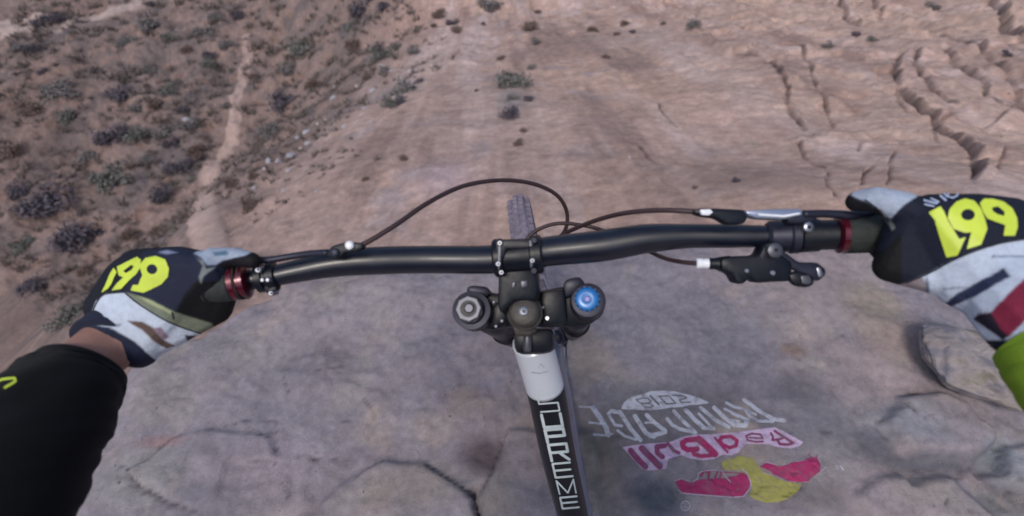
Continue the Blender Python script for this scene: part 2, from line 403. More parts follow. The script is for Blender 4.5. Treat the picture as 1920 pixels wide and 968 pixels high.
# albedo of the ground: dry red dirt, paler chute, sandstone, scrubby valley floor
def lerp(a, b, t): return a + (b - a) * t[..., None]
def terrain_color(x, y, ridge, right, crack):
    n1 = fbm(x * 0.35, y * 0.35, 5, ox=41); n2 = fbm(x * 1.7, y * 1.7, 5, ox=51); n3 = fbm(x * 6, y * 6, 3, ox=61)
    c = np.ones(x.shape + (3,)) * A(132, 114, 109)
    c = lerp(c, A(114, 102, 101), sst(-0.1, 0.35, n1)); c = lerp(c, A(126, 104, 96), sst(0.1, 0.5, n2))
    c = lerp(c, A(94, 87, 90), 0.7 * sst(0.05, 0.35, fbm(x * 0.9, y * 0.9, 5, ox=71)))
    rc = np.ones(x.shape + (3,)) * A(150, 130, 126)
    rc = lerp(rc, A(155, 133, 125), sst(-0.15, 0.3, n1)); rc = lerp(rc, A(138, 126, 128), sst(0.05, 0.45, n2) * (1 - 0.5 * right))
    st = fbm(x * 1.3 + 0.05 * y, y * 0.16, 5, .6, ox=93); rc = lerp(rc, A(124, 106, 103), 0.9 * sst(0.02, 0.34, st)); rc = lerp(rc, A(164, 148, 148), 0.85 * sst(0.0, 0.32, -st))
    rc = lerp(rc, A(112, 98, 98), 0.55 * sst(0.22, 0.5, fbm(x * 2.6, y * 2.0, 5, .6, ox=94)))
    rc = lerp(rc, A(156, 137, 131), right * sst(-0.3, 0.3, n2 + n1)); rc = lerp(rc, A(140, 118, 112), right * sst(0.1, 0.4, n3) * 0.7)
    c = lerp(c, rc * 1.3 * np.array([1.03, 1.0, 0.95]), ridge)
    for px, py, rp, asp, col, s in [(860, 200, 60, 3, (140, 120, 114), .6), (1060, 330, 90, 1.5, (140, 120, 114), .5), (830, 330, 60, 1.5, (152, 136, 142), .7),
                                    (960, 190, 34, 2.2, (108, 108, 110), .8), (720, 175, 48, 1.6, (112, 108, 110), .7), (1170, 70, 90, 2, (138, 122, 116), .5),
                                    (600, 370, 70, 1.2, (140, 122, 116), .6), (1240, 190, 90, 2, (166, 140, 128), .6), (1380, 330, 90, 1.2, (130, 112, 106), .8),
                                    (760, 60, 70, 2, (150, 126, 118), .7), (500, 400, 60, 1, (158, 134, 126), .7), (90, 300, 90, 1.5, (92, 78, 76), .5),
                                    (1000, 250, 60, 3, (156, 136, 130), .5), (1340, 130, 40, 1.5, (176, 152, 142), .5), (60, 180, 90, 1.5, (112, 92, 84), .6), (440, 450, 90, 1.2, (142, 122, 117), .6), (480, 360, 60, 1.2, (134, 116, 110), .6), (300, 560, 90, 1, (104, 92, 84), .5), (60, 600, 120, 1, (108, 94, 92), .5)]:
        c = lerp(c, A(*col) * (1.0 if px < 480 else 1.3), s * splotch(x, y, px, py, rp, asp))
    c = lerp(c, A(66, 52, 56), 0.9 * np.clip(1.3 * crack, 0, 1))  # dark cracks, with undercut shade on their low side painted in
    sp_ = pn(x * 23, y * 23) ; c = c * (1 + (0.34 - 0.16 * ridge[..., None]) * sp_[..., None] + 0.2 * pn(x * 9, y * 9)[..., None])
    return c
TC = terrain_color(TX, TY, ridge, right, crack)
for PW, wpx in ((ROAD_W, 13), (ROAD2_W, 6)):
    pts = [(a, b) for a, b, _ in PW]; d, s, wd = pl_dist(TX, TY, pts, [max(wpx * D / F, .05) * 2.6 for *_, D in PW])
    TC = lerp(TC, A(160, 144, 140) * 1.2, 0.85 * (1 - sst(0.35, 0.75, d / wd + 0.25 * fbm(TX * 1.2, TY * 1.2, 3, ox=81))))
def grid_mesh(name, X, Y, Z, C, wrap=False):
    H, W = X.shape; v = np.stack([X, Y, Z], -1).reshape(-1, 3)
    i = np.arange(W if wrap else W - 1); j = np.arange(H - 1); J, I = np.meshgrid(j, i, indexing='ij'); I2 = (I + 1) % W
    q = np.stack([J * W + I, J * W + I2, (J + 1) * W + I2, (J + 1) * W + I], -1).reshape(-1, 4)
    me = bpy.data.meshes.new(name); me.vertices.add(len(v)); me.vertices.foreach_set('co', v.ravel())
    me.loops.add(q.size); me.loops.foreach_set('vertex_index', q.ravel().astype(np.int32))
    me.polygons.add(len(q)); me.polygons.foreach_set('loop_start', np.arange(0, q.size, 4, dtype=np.int32))
    me.polygons.foreach_set('use_smooth', np.ones(len(q), bool)); me.update(calc_edges=True)
    if C is not None:
        at = me.color_attributes.new('Col', 'FLOAT_COLOR', 'POINT')
        at.data.foreach_set('color', np.concatenate([C.reshape(-1, 3), np.ones((len(v), 1))], 1).ravel())
    return me
M_GROUND = vc_mat('dry_dirt', var=0.16, scales=(1.3, 9, 55), bump=0.35, bdist=0.015)
me = grid_mesh('ground', TX, TY, TZ, TC, wrap=True)
nrm_flip = me.polygons[0].normal.z < 0
if nrm_flip: me.flip_normals()
ground = link('ground', me, M_GROUND, None, smooth=False); tag(ground, 'steep red desert hillside dropping to a scrubby valley floor', kind='structure')

# the foot trail: a worn strip, feathered into the dirt at both edges
sp_t = spline([(a, b, wpx * D / F) for (a, b, D), wpx in zip(TRAIL_W, TRAIL_WPX)], 22)
U = np.linspace(-1, 1, 15); PX = np.array([[p[0], p[1]] for p in sp_t]); PWd = np.array([p[2] for p in sp_t])
tg = np.gradient(PX, axis=0); tg /= np.linalg.norm(tg, axis=1, keepdims=True); nn = np.stack([tg[:, 1], -tg[:, 0]], 1)
wn = 1 + 0.12 * fbm(PX[:, 0] * 1.1, PX[:, 1] * 1.1, 3, ox=3)
QX = PX[:, 0:1] + nn[:, 0:1] * U * (PWd * wn)[:, None] * 0.75; QY = PX[:, 1:2] + nn[:, 1:2] * U * (PWd * wn)[:, None] * 0.75
_, _, rg, rt = terrain_detail(QX, QY)
QZ = z_ground(QX, QY) + 0.05 * (1 - np.abs(U)[None, :] ** 2) - 0.012
QC = lerp(terrain_color(QX, QY, rg, rt, np.zeros_like(QX)), A(158, 138, 132) * 1.15, 1 - sst(0.5, 0.95, np.abs(U)[None, :] + 0.35 * fbm(QX * 2.5, QY * 2.5, 4, ox=13)))
me = grid_mesh('path', QX, QY, QZ, QC)
if me.polygons[0].normal.z < 0: me.flip_normals()
tag(link('path', me, M_GROUND, None, smooth=False), 'narrow pale foot trail winding down the left slope', kind='structure')

# ================================================================ ROCK LEDGE
EDGE = [(-60, 1500), (60, 1100), (128, 968), (165, 860), (205, 770), (238, 690), (275, 668), (330, 640), (400, 612), (440, 585), (470, 566), (500, 556), (530, 530), (545, 505), (600, 492), (760, 480), (930, 476), (1100, 458), (1250, 440), (1500, 430), (1620, 450), (1760, 500), (2100, 470), (2500, 700)]
EDGE_W = [(G(x, y).x, G(x, y).y) for x, y in EDGE] + [(2.6, -1.5), (-1.2, -1.5)]
gx = lambda pts: [(G(x, y).x, G(x, y).y) for x, y in pts]
zA = Zm(120, 500, 2.068); zB = Zm(1040, 480, 1.984); zQ = Zm(1560, 700, 3.611)
SLABS = [  # raised slabs: outline, height, edge softness (m)
    (zA([(900, 1150), (985, 960), (1050, 870), (1130, 815), (1240, 755), (1400, 765), (1500, 830), (1590, 900), (1640, 1150)]), .03, .014),
    (zA([(1720, 635), (1660, 790), (1620, 890), (1610, 1100), (2100, 1100), (2050, 640)]), .03, .012),
    (zA([(860, 490), (840, 420), (880, 350), (1000, 330), (1100, 400), (1240, 400), (1300, 300), (1700, 240), (1750, 600), (1500, 660), (1200, 580), (1150, 490), (1000, 480)]), .012, .02),
    (zA([(260, 790), (340, 740), (440, 660), (560, 640), (800, 650), (820, 760), (640, 760), (600, 900), (500, 940), (380, 880)]), .018, .008),
    (zQ([(350, 350), (400, 270), (470, 250), (460, 180), (560, 150), (700, 150), (900, 200), (1000, 330), (1120, 440), (1060, 520), (850, 540), (700, 555), (560, 540), (430, 440)]), .045, .012),
    (zQ([(980, 600), (1050, 530), (1160, 500), (1175, 600), (1160, 680), (1000, 680)]), -.03, .01),
    (zQ([(1190, 520), (1400, 470), (1500, 700), (1300, 800), (1180, 720)]), .03, .01),
    (zQ([(300, 720), (460, 690), (520, 760), (800, 710), (900, 800), (1000, 900), (1100, 1000), (300, 1000), (150, 850)]), .03, .014),
    (zQ([(380, 640), (560, 570), (900, 560), (980, 620), (880, 690), (700, 700), (520, 710)]), -.018, .01),
    (zB([(1100, 200), (1400, 240), (1560, 360), (1700, 520), (1500, 560), (1300, 480), (1050, 330)]), .02, .05),
]
LCR = [  # cracks, width px, depth
    (zA([(210, 770), (260, 785), (320, 760), (370, 700), (440, 655)]), 4, .014),
    (zA([(645, 752), (720, 758), (810, 762)]), 3.2, .012),
    (zA([(915, 740), (960, 745), (1010, 752), (1080, 740)]), 3.6, .01),
    (zA([(240, 800), (300, 860), (400, 910), (510, 945)]), 5, .016),
    (zA([(1160, 510), (1190, 550), (1210, 590)]), 4.5, .012),
    (zA([(850, 420), (860, 460), (870, 488)]), 3.5, .01),
    (zA([(975, 400), (1040, 395), (1080, 380)]), 4, .007),
    (zA([(1590, 870), (1600, 930), (1620, 1000)]), 10, .06), (zA([(1400, 765), (1500, 830), (1590, 890)]), 4, .02), (zA([(1720, 640), (1660, 790), (1610, 890)]), 4, .02),
    (zA([(1240, 755), (1160, 800), (1130, 825)]), 3.5, .01),
    (zA([(820, 600), (825, 700), (820, 770), (870, 900), (870, 960)]), 2.2, .005),
    (zA([(760, 655), (800, 665)]), 4, .008),
    (zA([(540, 640), (700, 600), (950, 590), (1240, 610)]), 2.2, .004),
    (zQ([(485, 225), (510, 250), (535, 275)]), 6, .03), (zQ([(590, 312), (635, 308)]), 4, .02),
    (zQ([(460, 165), (500, 150), (600, 130)]), 4, .015), (zQ([(570, 635), (740, 637)]), 5, .02),
    (zQ([(640, 692), (760, 698), (900, 712)]), 2.6, .01), (zQ([(960, 605), (990, 650)]), 4, .02), (zQ([(1060, 525), (1160, 497), (1172, 600)]), 3.6, .02),
    (zQ([(1170, 830), (1200, 800), (1300, 785)]), 2.6, .012), (zQ([(1170, 750), (1260, 730)]), 2.2, .008), (zQ([(740, 900), (765, 850)]), 2.6, .01),
    (zQ([(900, 945), (980, 950)]), 6, .02), (zQ([(300, 330), (350, 315)]), 3, .01),
    (zB([(880, 655), (960, 658), (1040, 655)]), 2.2, .008), (zB([(1060, 288), (1080, 296)]), 4, .01), (zB([(900, 385), (915, 378)]), 3, .006),
    (zB([(1280, 525), (1330, 522), (1360, 508)]), 3, .008),
]
LBLOB = [  # dust and stain patches on the rock, darker ones in its recesses: px, py, rx, ry, colour, strength
    (1300, 800, 190, 95, (97, 92, 98), .75), (1120, 860, 70, 110, (100, 92, 86), .8), (1230, 935, 60, 50, (66, 72, 84), .8), (1210, 745, 120, 40, (92, 94, 100), .6),
    (1500, 730, 80, 45, (94, 90, 98), .7), (1500, 930, 110, 40, (100, 90, 92), .6), (1560, 800, 120, 60, (104, 104, 112), .6),
    (1720, 790, 90, 50, (132, 131, 140), .7), (1640, 830, 40, 35, (84, 84, 94), .7), (1740, 865, 130, 22, (82, 84, 94), .8), (1870, 850, 40, 26, (76, 80, 92), .7),
    (1900, 870, 60, 60, (136, 142, 152), .6), (1700, 640, 90, 50, (146, 126, 122), .7), (1630, 560, 60, 50, (132, 122, 112), .7), (1800, 760, 90, 60, (128, 116, 120), .6),
    (1880, 940, 80, 40, (88, 92, 96), .7), (1400, 600, 160, 60, (134, 126, 132), .5), (1490, 650, 26, 18, (128, 106, 94), .7), (1440, 520, 70, 34, (144, 132, 136), .5),
    (700, 560, 150, 50, (142, 132, 138), .5), (600, 690, 80, 60, (112, 104, 112), .55), (620, 540, 40, 30, (140, 132, 122), .5), (450, 650, 120, 60, (142, 134, 136), .5),
    (300, 740, 100, 50, (132, 124, 124), .6), (260, 900, 120, 70, (134, 130, 130), .6), (500, 880, 130, 60, (138, 124, 134), .6), (790, 910, 100, 60, (134, 122, 118), .7),
    (930, 930, 50, 60, (128, 118, 114), .6), (905, 850, 50, 42, (92, 78, 84), .95), (690, 850, 70, 16, (120, 110, 120), .5), (880, 770, 80, 60, (140, 122, 130), .5),
    (1130, 620, 120, 70, (128, 122, 132), .5), (950, 700, 60, 60, (136, 126, 136), .4), (600, 790, 120, 40, (132, 124, 134), .4), (345, 930, 60, 26, (112, 106, 116), .5),
    (420, 950, 120, 30, (108, 104, 114), .5), (300, 830, 60, 14, (140, 110, 112), .7),
]
lx = np.arange(-2.1, 2.75, 0.0085); ly = np.arange(-1.7, 1.75, 0.0085)
LX, LY = np.meshgrid(lx, ly)
ex = LX + 0.035 * fbm(LX * 5, LY * 5, 6, .62, ox=4); ey = LY + 0.035 * fbm(LX * 5, LY * 5, 4, ox=8)
esd = poly_sd(ex, ey, EDGE_W)
LZ = 0.022 * fbm(LX * 1.6, LY * 1.6, 5, ox=6) + 0.006 * fbm(LX * 12, LY * 12, 4, ox=9) + 0.010 * ridged(LX * 2.2 + LY, LY * 3.0, 5, ox=14) + 0.004 * np.round(4 * fbm(LX * 2, LY * 3, 5, .6, ox=15)) + 0.0022 * fbm(LX * 60, LY * 60, 3, ox=16)
lcr = np.zeros_like(LX)
for pts, h, soft in SLABS:
    q = gx(pts); wx = LX + 0.012 * fbm(LX * 9, LY * 9, 3, ox=19); wy = LY + 0.012 * fbm(LX * 9, LY * 9, 3, ox=29)
    LZ = LZ + 0.8 * h * (1 - sst(-soft, soft, poly_sd(wx, wy, q)))
for pts, wpx, dep in LCR:
    q = gx(pts); wm = wpx * 1.1 / F; wx = LX + 0.006 * fbm(LX * 16, LY * 16, 3, ox=39); wy = LY + 0.006 * fbm(LX * 16, LY * 16, 3, ox=49)
    d, _, _ = pl_dist(wx, wy, q); g = np.exp(-(d / (0.6 * wm)) ** 2); LZ = LZ - dep * 0.6 * g; lcr = np.maximum(lcr, g)
drop = np.clip(esd, 0, None); rim = np.exp(-(esd / 0.05) ** 2)
LZ = LZ - 0.02 * sst(-0.12, 0.0, esd) - np.minimum(3.0 * softp(drop - 0.02, 60) * (1 + 0.5 * fbm(LX * 4, LY * 4, 4, ox=90)), 2.6)
LC = np.ones(LX.shape + (3,)) * A(131, 122, 131)
n1 = fbm(LX * 1.4, LY * 1.4, 5, ox=101); n2 = fbm(LX * 5, LY * 5, 5, ox=111)
LC = lerp(LC, A(140, 126, 130), sst(-0.1, 0.4, n1)); LC = lerp(LC, A(120, 114, 122), 0.55 * sst(0.05, 0.45, n2)); LC = lerp(LC, A(142, 134, 130), 0.5 * sst(0.1, 0.5, -n2))
for px, py, rx, ry, col, s in LBLOB:
    g = G(px, py); g1 = G(px + rx, py); g2 = G(px, py - ry); a = abs(g1.x - g.x); b = abs(g2.y - g.y)
    wx = (LX - g.x) / a + 0.35 * n2; wy = (LY - g.y) / b + 0.35 * n1
    LC = lerp(LC, A(*col), s * (1 - sst(0.3, 1.25, np.sqrt(wx ** 2 + wy ** 2))))
LC = lerp(LC, A(146, 126, 122), 0.6 * sst(-0.02, 0.1, esd)); LC = lerp(LC, A(58, 50, 60), 0.62 * lcr)
LC = lerp(LC, A(150, 134, 128), 0.75 * sst(0.05, 0.4, fbm(LX * 2.4, LY * 2.4, 6, .62, ox=120))); LC = LC * np.array([1.03, 1.08, 1.07]) * (1 + 0.14 * pn(LX * 40, LY * 40)[..., None] + 0.14 * pn(LX * 15, LY * 15)[..., None] + 0.12 * pn(LX * 90, LY * 90)[..., None])
me = grid_mesh('rock_ledge', LX, LY, LZ, LC)
if me.polygons[len(me.polygons) // 2].normal.z < 0: me.flip_normals()
M_LEDGE = vc_mat('sandstone', rough=0.85, var=0.13, scales=(7, 45, 260), bump=0.85, bdist=0.007, spec=0.3)
ledge = link('rock_ledge', me, M_LEDGE, None, smooth=False); tag(ledge, 'flat grey-pink sandstone ledge under the bicycle', kind='structure')
def ledge_z(x, y):
    i = (x - lx[0]) / 0.0085; j = (y - ly[0]) / 0.0085; i0, j0 = int(i), int(j)
    if not (0 <= i0 < LX.shape[1] - 1 and 0 <= j0 < LX.shape[0] - 1): return None
    u, v = i - i0, j - j0
    return (LZ[j0, i0] * (1 - u) + LZ[j0, i0 + 1] * u) * (1 - v) + (LZ[j0 + 1, i0] * (1 - u) + LZ[j0 + 1, i0 + 1] * u) * v
def ledge_hit(d):
    z = 0.0
    for _ in range(6):
        t = (z - CAM.z) / d.z; p = CAM + d * t; q = ledge_z(p.x, p.y)
        if q is None: return None
        z = q
    e = 0.006; gxn = (ledge_z(p.x + e, p.y) - ledge_z(p.x - e, p.y)) / (2 * e); gyn = (ledge_z(p.x, p.y + e) - ledge_z(p.x, p.y - e)) / (2 * e)
    return Vector((p.x, p.y, z)), Vector((0, 0, 1))

# ================================================================ PAINTED EMBLEM ON THE LEDGE
def paint_mat(name, col, wear=0.25, rough=0.8):
    m, t, b = nm(name); tc = N(t, 'ShaderNodeTexCoord')
    n = N(t, 'ShaderNodeTexNoise'); n.inputs['Scale'].default_value = 38; n.inputs['Detail'].default_value = 8; n.inputs['Roughness'].default_value = .7
    t.links.new(tc.outputs['Object'], n.inputs['Vector'])
    r = N(t, 'ShaderNodeMapRange'); r.inputs[1].default_value = 0.48; r.inputs[2].default_value = 0.68; r.inputs[3].default_value = 0; r.inputs[4].default_value = wear * 2
    t.links.new(n.outputs['Fac'], r.inputs[0])
    x = N(t, 'ShaderNodeMix', data_type='RGBA'); x.inputs['A'].default_value = (*col, 1); x.inputs['B'].default_value = (*L(104, 98, 106), 1)
    t.links.new(r.outputs[0], x.inputs['Factor']); t.links.new(x.outputs['Result'], b.inputs['Base Color'])
    b.inputs['Roughness'].default_value = rough; b.inputs['Specular IOR Level'].default_value = .3
    n3 = N(t, 'ShaderNodeTexNoise'); n3.inputs['Scale'].default_value = 45; n3.inputs['Detail'].default_value = 6; t.links.new(tc.outputs['Object'], n3.inputs['Vector'])
    bp = N(t, 'ShaderNodeBump'); bp.inputs['Strength'].default_value = .8; bp.inputs['Distance'].default_value = .005; t.links.new(n3.outputs['Fac'], bp.inputs['Height']); t.links.new(bp.outputs[0], b.inputs['Normal'])
    return m
PW_, PR_, PM_, PY_, PK_ = paint_mat('white_paint', L(176, 178, 190), .4), paint_mat('crimson_paint', L(152, 44, 92), .28), paint_mat('dull_crimson_paint', L(122, 60, 96), .4), paint_mat('yellow_paint', L(152, 148, 82), .3), paint_mat('lilac_paint', L(182, 162, 190), .3)
c0 = G(1330, 840); emblem = empty('painted_emblem', (c0.x, c0.y, 0), 'white, crimson and yellow emblem and lettering sprayed upside down on the rock ledge', 'painting')
qa, qb, qc, qd, qe, qf = Zm(1150, 725, 10.105), Zm(1080, 740, 9.6), Zm(1270, 740, 8.727), Zm(1160, 790, 9.68), Zm(1330, 790, 10.105), Zm(1240, 840, 5.333)
s_ = lambda z, pts, wz, sc: ('s', z(pts), wz * .84 / sc)
A_ = lambda p, wz: s_(qa, p, wz, 10.105)
B_ = lambda p, wz: s_(qb, p, wz, 9.6)
C_ = lambda p, wz: s_(qc, p, wz, 8.727)
D_ = lambda p, wz: s_(qd, p, wz * 1.35, 9.68)
E_ = lambda p, wz: s_(qe, p, wz * 1.3, 10.105)
F_ = lambda p, wz: s_(qf, p, wz, 5.333)
decal('year_badge', [('p', qa([(150, 430), (165, 370), (205, 300), (290, 235), (360, 190), (560, 150), (700, 92), (900, 82), (1150, 92), (1300, 130), (1450, 165), (1650, 230), (1810, 305), (1780, 325), (1560, 350), (1440, 352), (1300, 390), (1100, 400), (920, 430), (700, 458), (540, 450), (400, 442)]))],
      [A_([(430, 250), (560, 222), (650, 225), (720, 290), (640, 320), (510, 315), (440, 262)], 30), A_([(530, 330), (690, 325), (760, 370), (700, 395), (590, 392), (530, 340)], 26),
       A_([(700, 180), (860, 345)], 48), A_([(860, 185), (1050, 180), (1180, 320), (1010, 335), (870, 195)], 34), A_([(1110, 168), (1320, 180), (1390, 215), (1250, 255), (1290, 305), (1460, 298)], 30)], ledge_hit, PW_, emblem)
for nm_, sh in (('letter', [B_([(60, 220), (310, 232)], 38), B_([(300, 240), (440, 430), (540, 600), (580, 730)], 105), B_([(240, 505), (460, 530)], 48), B_([(320, 722), (580, 745)], 48), B_([(540, 720), (660, 710)], 30)]),
                ('letter', [B_([(650, 285), (575, 350), (700, 550), (820, 568)], 62), B_([(640, 300), (790, 320), (1000, 640), (1160, 820)], 90), B_([(750, 650), (880, 755), (1080, 810)], 58)]),
                ('letter', [B_([(1060, 390), (1260, 700), (1400, 760)], 95), B_([(1270, 370), (1400, 500), (1600, 650)], 85), B_([(1330, 750), (1600, 680)], 95), B_([(1250, 510), (1420, 500)], 50)]),
                ('letter', [B_([(1760, 300), (1900, 460), (2080, 620), (2150, 690)], 75), B_([(1640, 440), (1720, 540), (1850, 620), (2150, 690)], 75)]),
                ('letter', [C_([(140, 260), (300, 430), (430, 540)], 85), C_([(350, 320), (470, 440), (560, 540)], 55), C_([(380, 220), (640, 430), (840, 535)], 72), C_([(420, 550), (590, 560)], 70)]),
                ('letter', [C_([(600, 215), (780, 390), (930, 500)], 78), C_([(770, 235), (880, 290)], 45), C_([(900, 310), (1060, 380), (1140, 420)], 60), C_([(930, 500), (1110, 510), (1150, 420)], 90), C_([(870, 420), (1000, 440)], 50)]),
                ('letter', [C_([(800, 135), (930, 205), (1110, 250), (1280, 330)], 52), C_([(1090, 85), (1300, 250), (1560, 400), (1750, 430)], 75), C_([(1110, 250), (1180, 350), (1300, 430), (1560, 445)], 58)])):
    decal(nm_, sh, [], ledge_hit, PW_, emblem)
back = decal('lettering_border', [('p', qd([(60, 470), (420, 415), (870, 385), (960, 368), (1150, 290), (1350, 245), (1650, 240)]) + qe([(480, 215), (950, 150), (1230, 115), (1450, 215), (1780, 400), (1700, 475), (1540, 520), (1290, 490), (1130, 440), (700, 430), (620, 500), (540, 600), (420, 650), (250, 640), (80, 720)])
      + qd([(1500, 715), (1300, 680), (1130, 620), (900, 690), (860, 860), (640, 890), (460, 890), (400, 850), (160, 580)]))], [], ledge_hit, PK_, emblem)
for sh, m_ in (([D_([(215, 540), (340, 690), (480, 830)], 95)], PM_), ([D_([(420, 500), (600, 680), (740, 820)], 105)], PM_),
               ([D_([(830, 450), (690, 470), (700, 580), (790, 650)], 80), D_([(890, 410), (1000, 540), (1090, 580)], 55)], PM_),
               ([D_([(1420, 330), (1230, 350), (1150, 400), (1170, 480), (1250, 525), (1420, 510)], 85), D_([(1340, 540), (1370, 610), (1500, 640), (1700, 620)], 66), D_([(1450, 330), (1620, 480), (1742, 600)], 110)], PR_),
               ([E_([(100, 320), (200, 440), (340, 590)], 40), E_([(220, 310), (400, 290), (520, 370), (500, 470), (380, 510), (250, 450), (190, 370), (240, 305)], 62)], PR_),
               ([E_([(1010, 330), (960, 255), (800, 240), (690, 285), (720, 365), (880, 400), (1010, 392)], 32), E_([(740, 318), (1000, 330)], 26)], PM_),
               ([E_([(1230, 190), (1370, 280), (1590, 420), (1480, 450), (1330, 440), (1290, 370)], 44), E_([(1380, 330), (1300, 350), (1190, 360)], 40), E_([(1160, 230), (1200, 300), (1195, 360)], 36)], PM_)):
    decal('letter', sh, [], ledge_hit, m_, emblem, off=0.0024)
decal('sun_disc', [('p', qf([(600, 160), (620, 130), (700, 112), (780, 80), (840, 90), (880, 108), (900, 75), (930, 130), (960, 180), (1010, 240), (1100, 280), (1250, 340), (1400, 360), (1370, 430), (1270, 510), (1150, 545), (1040, 548), (940, 520), (880, 480), (900, 400), (890, 340), (830, 250), (780, 225), (700, 225), (615, 212)]))], [], ledge_hit, PY_, emblem)
bl = qf([(140, 340), (200, 318), (290, 350), (400, 318), (560, 308), (640, 310), (680, 290), (740, 285), (820, 250), (865, 290), (892, 360), (860, 430), (800, 490), (700, 487), (480, 470), (300, 460), (190, 440)])
br = qf([(980, 190), (1050, 152), (1120, 170), (1230, 182), (1300, 150), (1430, 130), (1500, 90), (1560, 110), (1592, 190), (1580, 240), (1500, 300), (1460, 342), (1280, 342), (1200, 300), (1120, 270), (1090, 235)])
decal('bull_figure', [('p', bl), F_([(590, 245), (700, 250), (820, 260)], 12), F_([(395, 285), (420, 240), (480, 240), (470, 300)], 24), F_([(540, 300), (560, 240)], 20), F_([(585, 300), (600, 245)], 14)], [F_([(750, 430), (772, 405)], 14), F_([(640, 305), (690, 350)], 7)], ledge_hit, PR_, emblem, off=0.0026)
decal('bull_figure', [('p', br), F_([(1440, 110), (1490, 60)], 8), F_([(1540, 110), (1560, 70)], 10)], [F_([(1150, 185), (1215, 178)], 16), F_([(1290, 262), (1370, 290)], 6)], ledge_hit, PR_, emblem, off=0.0026)
decal('outline', [F_([(165, 420), (200, 455), (480, 480), (700, 497), (820, 488), (895, 390), (885, 330), (850, 250), (800, 210)], 11), F_([(310, 345), (360, 310), (365, 260), (400, 240), (500, 225), (600, 228), (640, 290), (690, 345)], 10), F_([(130, 330), (200, 310), (290, 342)], 8)], [], ledge_hit, PK_, emblem, off=0.003)
decal('outline', [F_([(975, 180), (1050, 145), (1120, 165), (1150, 172)], 8), F_([(1200, 175), (1290, 148)], 6), F_([(1340, 140), (1400, 130), (1470, 85)], 7), F_([(1560, 100), (1590, 150)], 7), F_([(1640, 195), (1590, 240)], 10), F_([(1560, 270), (1510, 310)], 7), F_([(1480, 345), (1420, 345)], 6), F_([(1000, 245), (1100, 275), (1250, 335), (1340, 345)], 6)], [], ledge_hit, PK_, emblem, off=0.003)
decal('trade_mark', [F_([(1745, 182), (1765, 215)], 15), F_([(1792, 185), (1818, 222)], 15), F_([(1765, 200), (1790, 205)], 5)], [], ledge_hit, PW_, emblem)
decal('ring_mark', [('o', qf([(240 + 45 * math.cos(a), 580 + 48 * math.sin(a)) for a in np.linspace(0, 6.28, 14)[:-1]]), 1.6), F_([(215, 555), (255, 560), (225, 590), (265, 600)], 6)], [], ledge_hit, PW_, emblem)

# ================================================================ BICYCLE
M_CARBON = mat('black_bar', L(14, 20, 36), rough=.38, spec=.5, coat=.2, var=.15, vscale=60)
M_BLACK = mat('black_metal', L(12, 18, 30), rough=.42, spec=.35, var=.2, vscale=80, bump=.1)
M_ANOD = mat('dark_anodised', L(36, 38, 56), rough=.42, metal=.3, var=.2, vscale=90)
M_SATIN = mat('grey_cap', L(88, 90, 100), rough=.4, metal=.6, var=.2, vscale=120)
M_BRZ = mat('bronze_cap', L(66, 64, 62), rough=.5, metal=.4, var=.2, vscale=120, bump=.3)
M_STEEL = mat('steel', L(150, 154, 166), rough=.35, metal=.9)
M_WHITEP = mat('white_plastic', L(226, 230, 240), rough=.4)
M_SILV = mat('silver_lever', L(150, 160, 185), rough=.3, metal=.6)
M_BLUE = mat('blue_anodised', L(14, 104, 176), rough=.35, metal=.1, coat=.3)
M_RED = mat('red_ring', L(84, 14, 38), rough=.3, metal=.4, coat=.4)
M_RUB = mat('rubber_grip', L(38, 44, 44), rough=.75, bump=.9, bscale=160)
M_CABLE = mat('cable_housing', L(52, 36, 40), rough=.5)
M_TYRE = mat('dusty_tyre', L(120, 113, 128), rough=.9, var=.3, vscale=30, bump=.6)
M_FORK = mat('fork_leg', L(30, 30, 38), rough=.4, coat=.2)
M_FW = mat('white_frame_paint', L(196, 204, 218), rough=.3, coat=.5, var=.06, vscale=8)
M_FB = mat('black_frame_paint', L(12, 16, 28), rough=.4, coat=.08, spec=.3, var=.2, vscale=30)
M_LET = mat('frame_lettering', L(190, 204, 210), rough=.5, var=.12, vscale=60)
H0 = P(983, 588, .60)
bike = empty('bicycle', (0.02, 0.4, 0.02), 'mountain bike with black riser handlebar and white and black frame, front wheel on the ledge', 'bicycle')
WC = P(1026, 640, 1.285); WC.z = .372
AX = (WC - H0).normalized()
WX = (P(1250, 446, .545) - P(710, 487, .55)).normalized(); WX = (WX - AX * WX.dot(AX)).normalized()
# handlebar
bar = ptube('handlebar', [(405, 538, .525, .0105), (470, 525, .53, .0105), (508, 519, .532, .0108), (555, 509, .535, .0118), (630, 495, .54, .0138), (710, 489, .545, .0148), (800, 487, .55, .0148), (911, 487, .55, .0152), (960, 482, .55, .0155), (1032, 471, .55, .0160), (1129, 461, .545, .0168), (1210, 448, .54, .0155), (1290, 443, .535, .0128), (1370, 443, .53, .0122), (1450, 443, .525, .011), (1560, 440, .515, .0105), (1690, 436, .50, .0105)], M_CARBON, bike, n=6, seg=32)
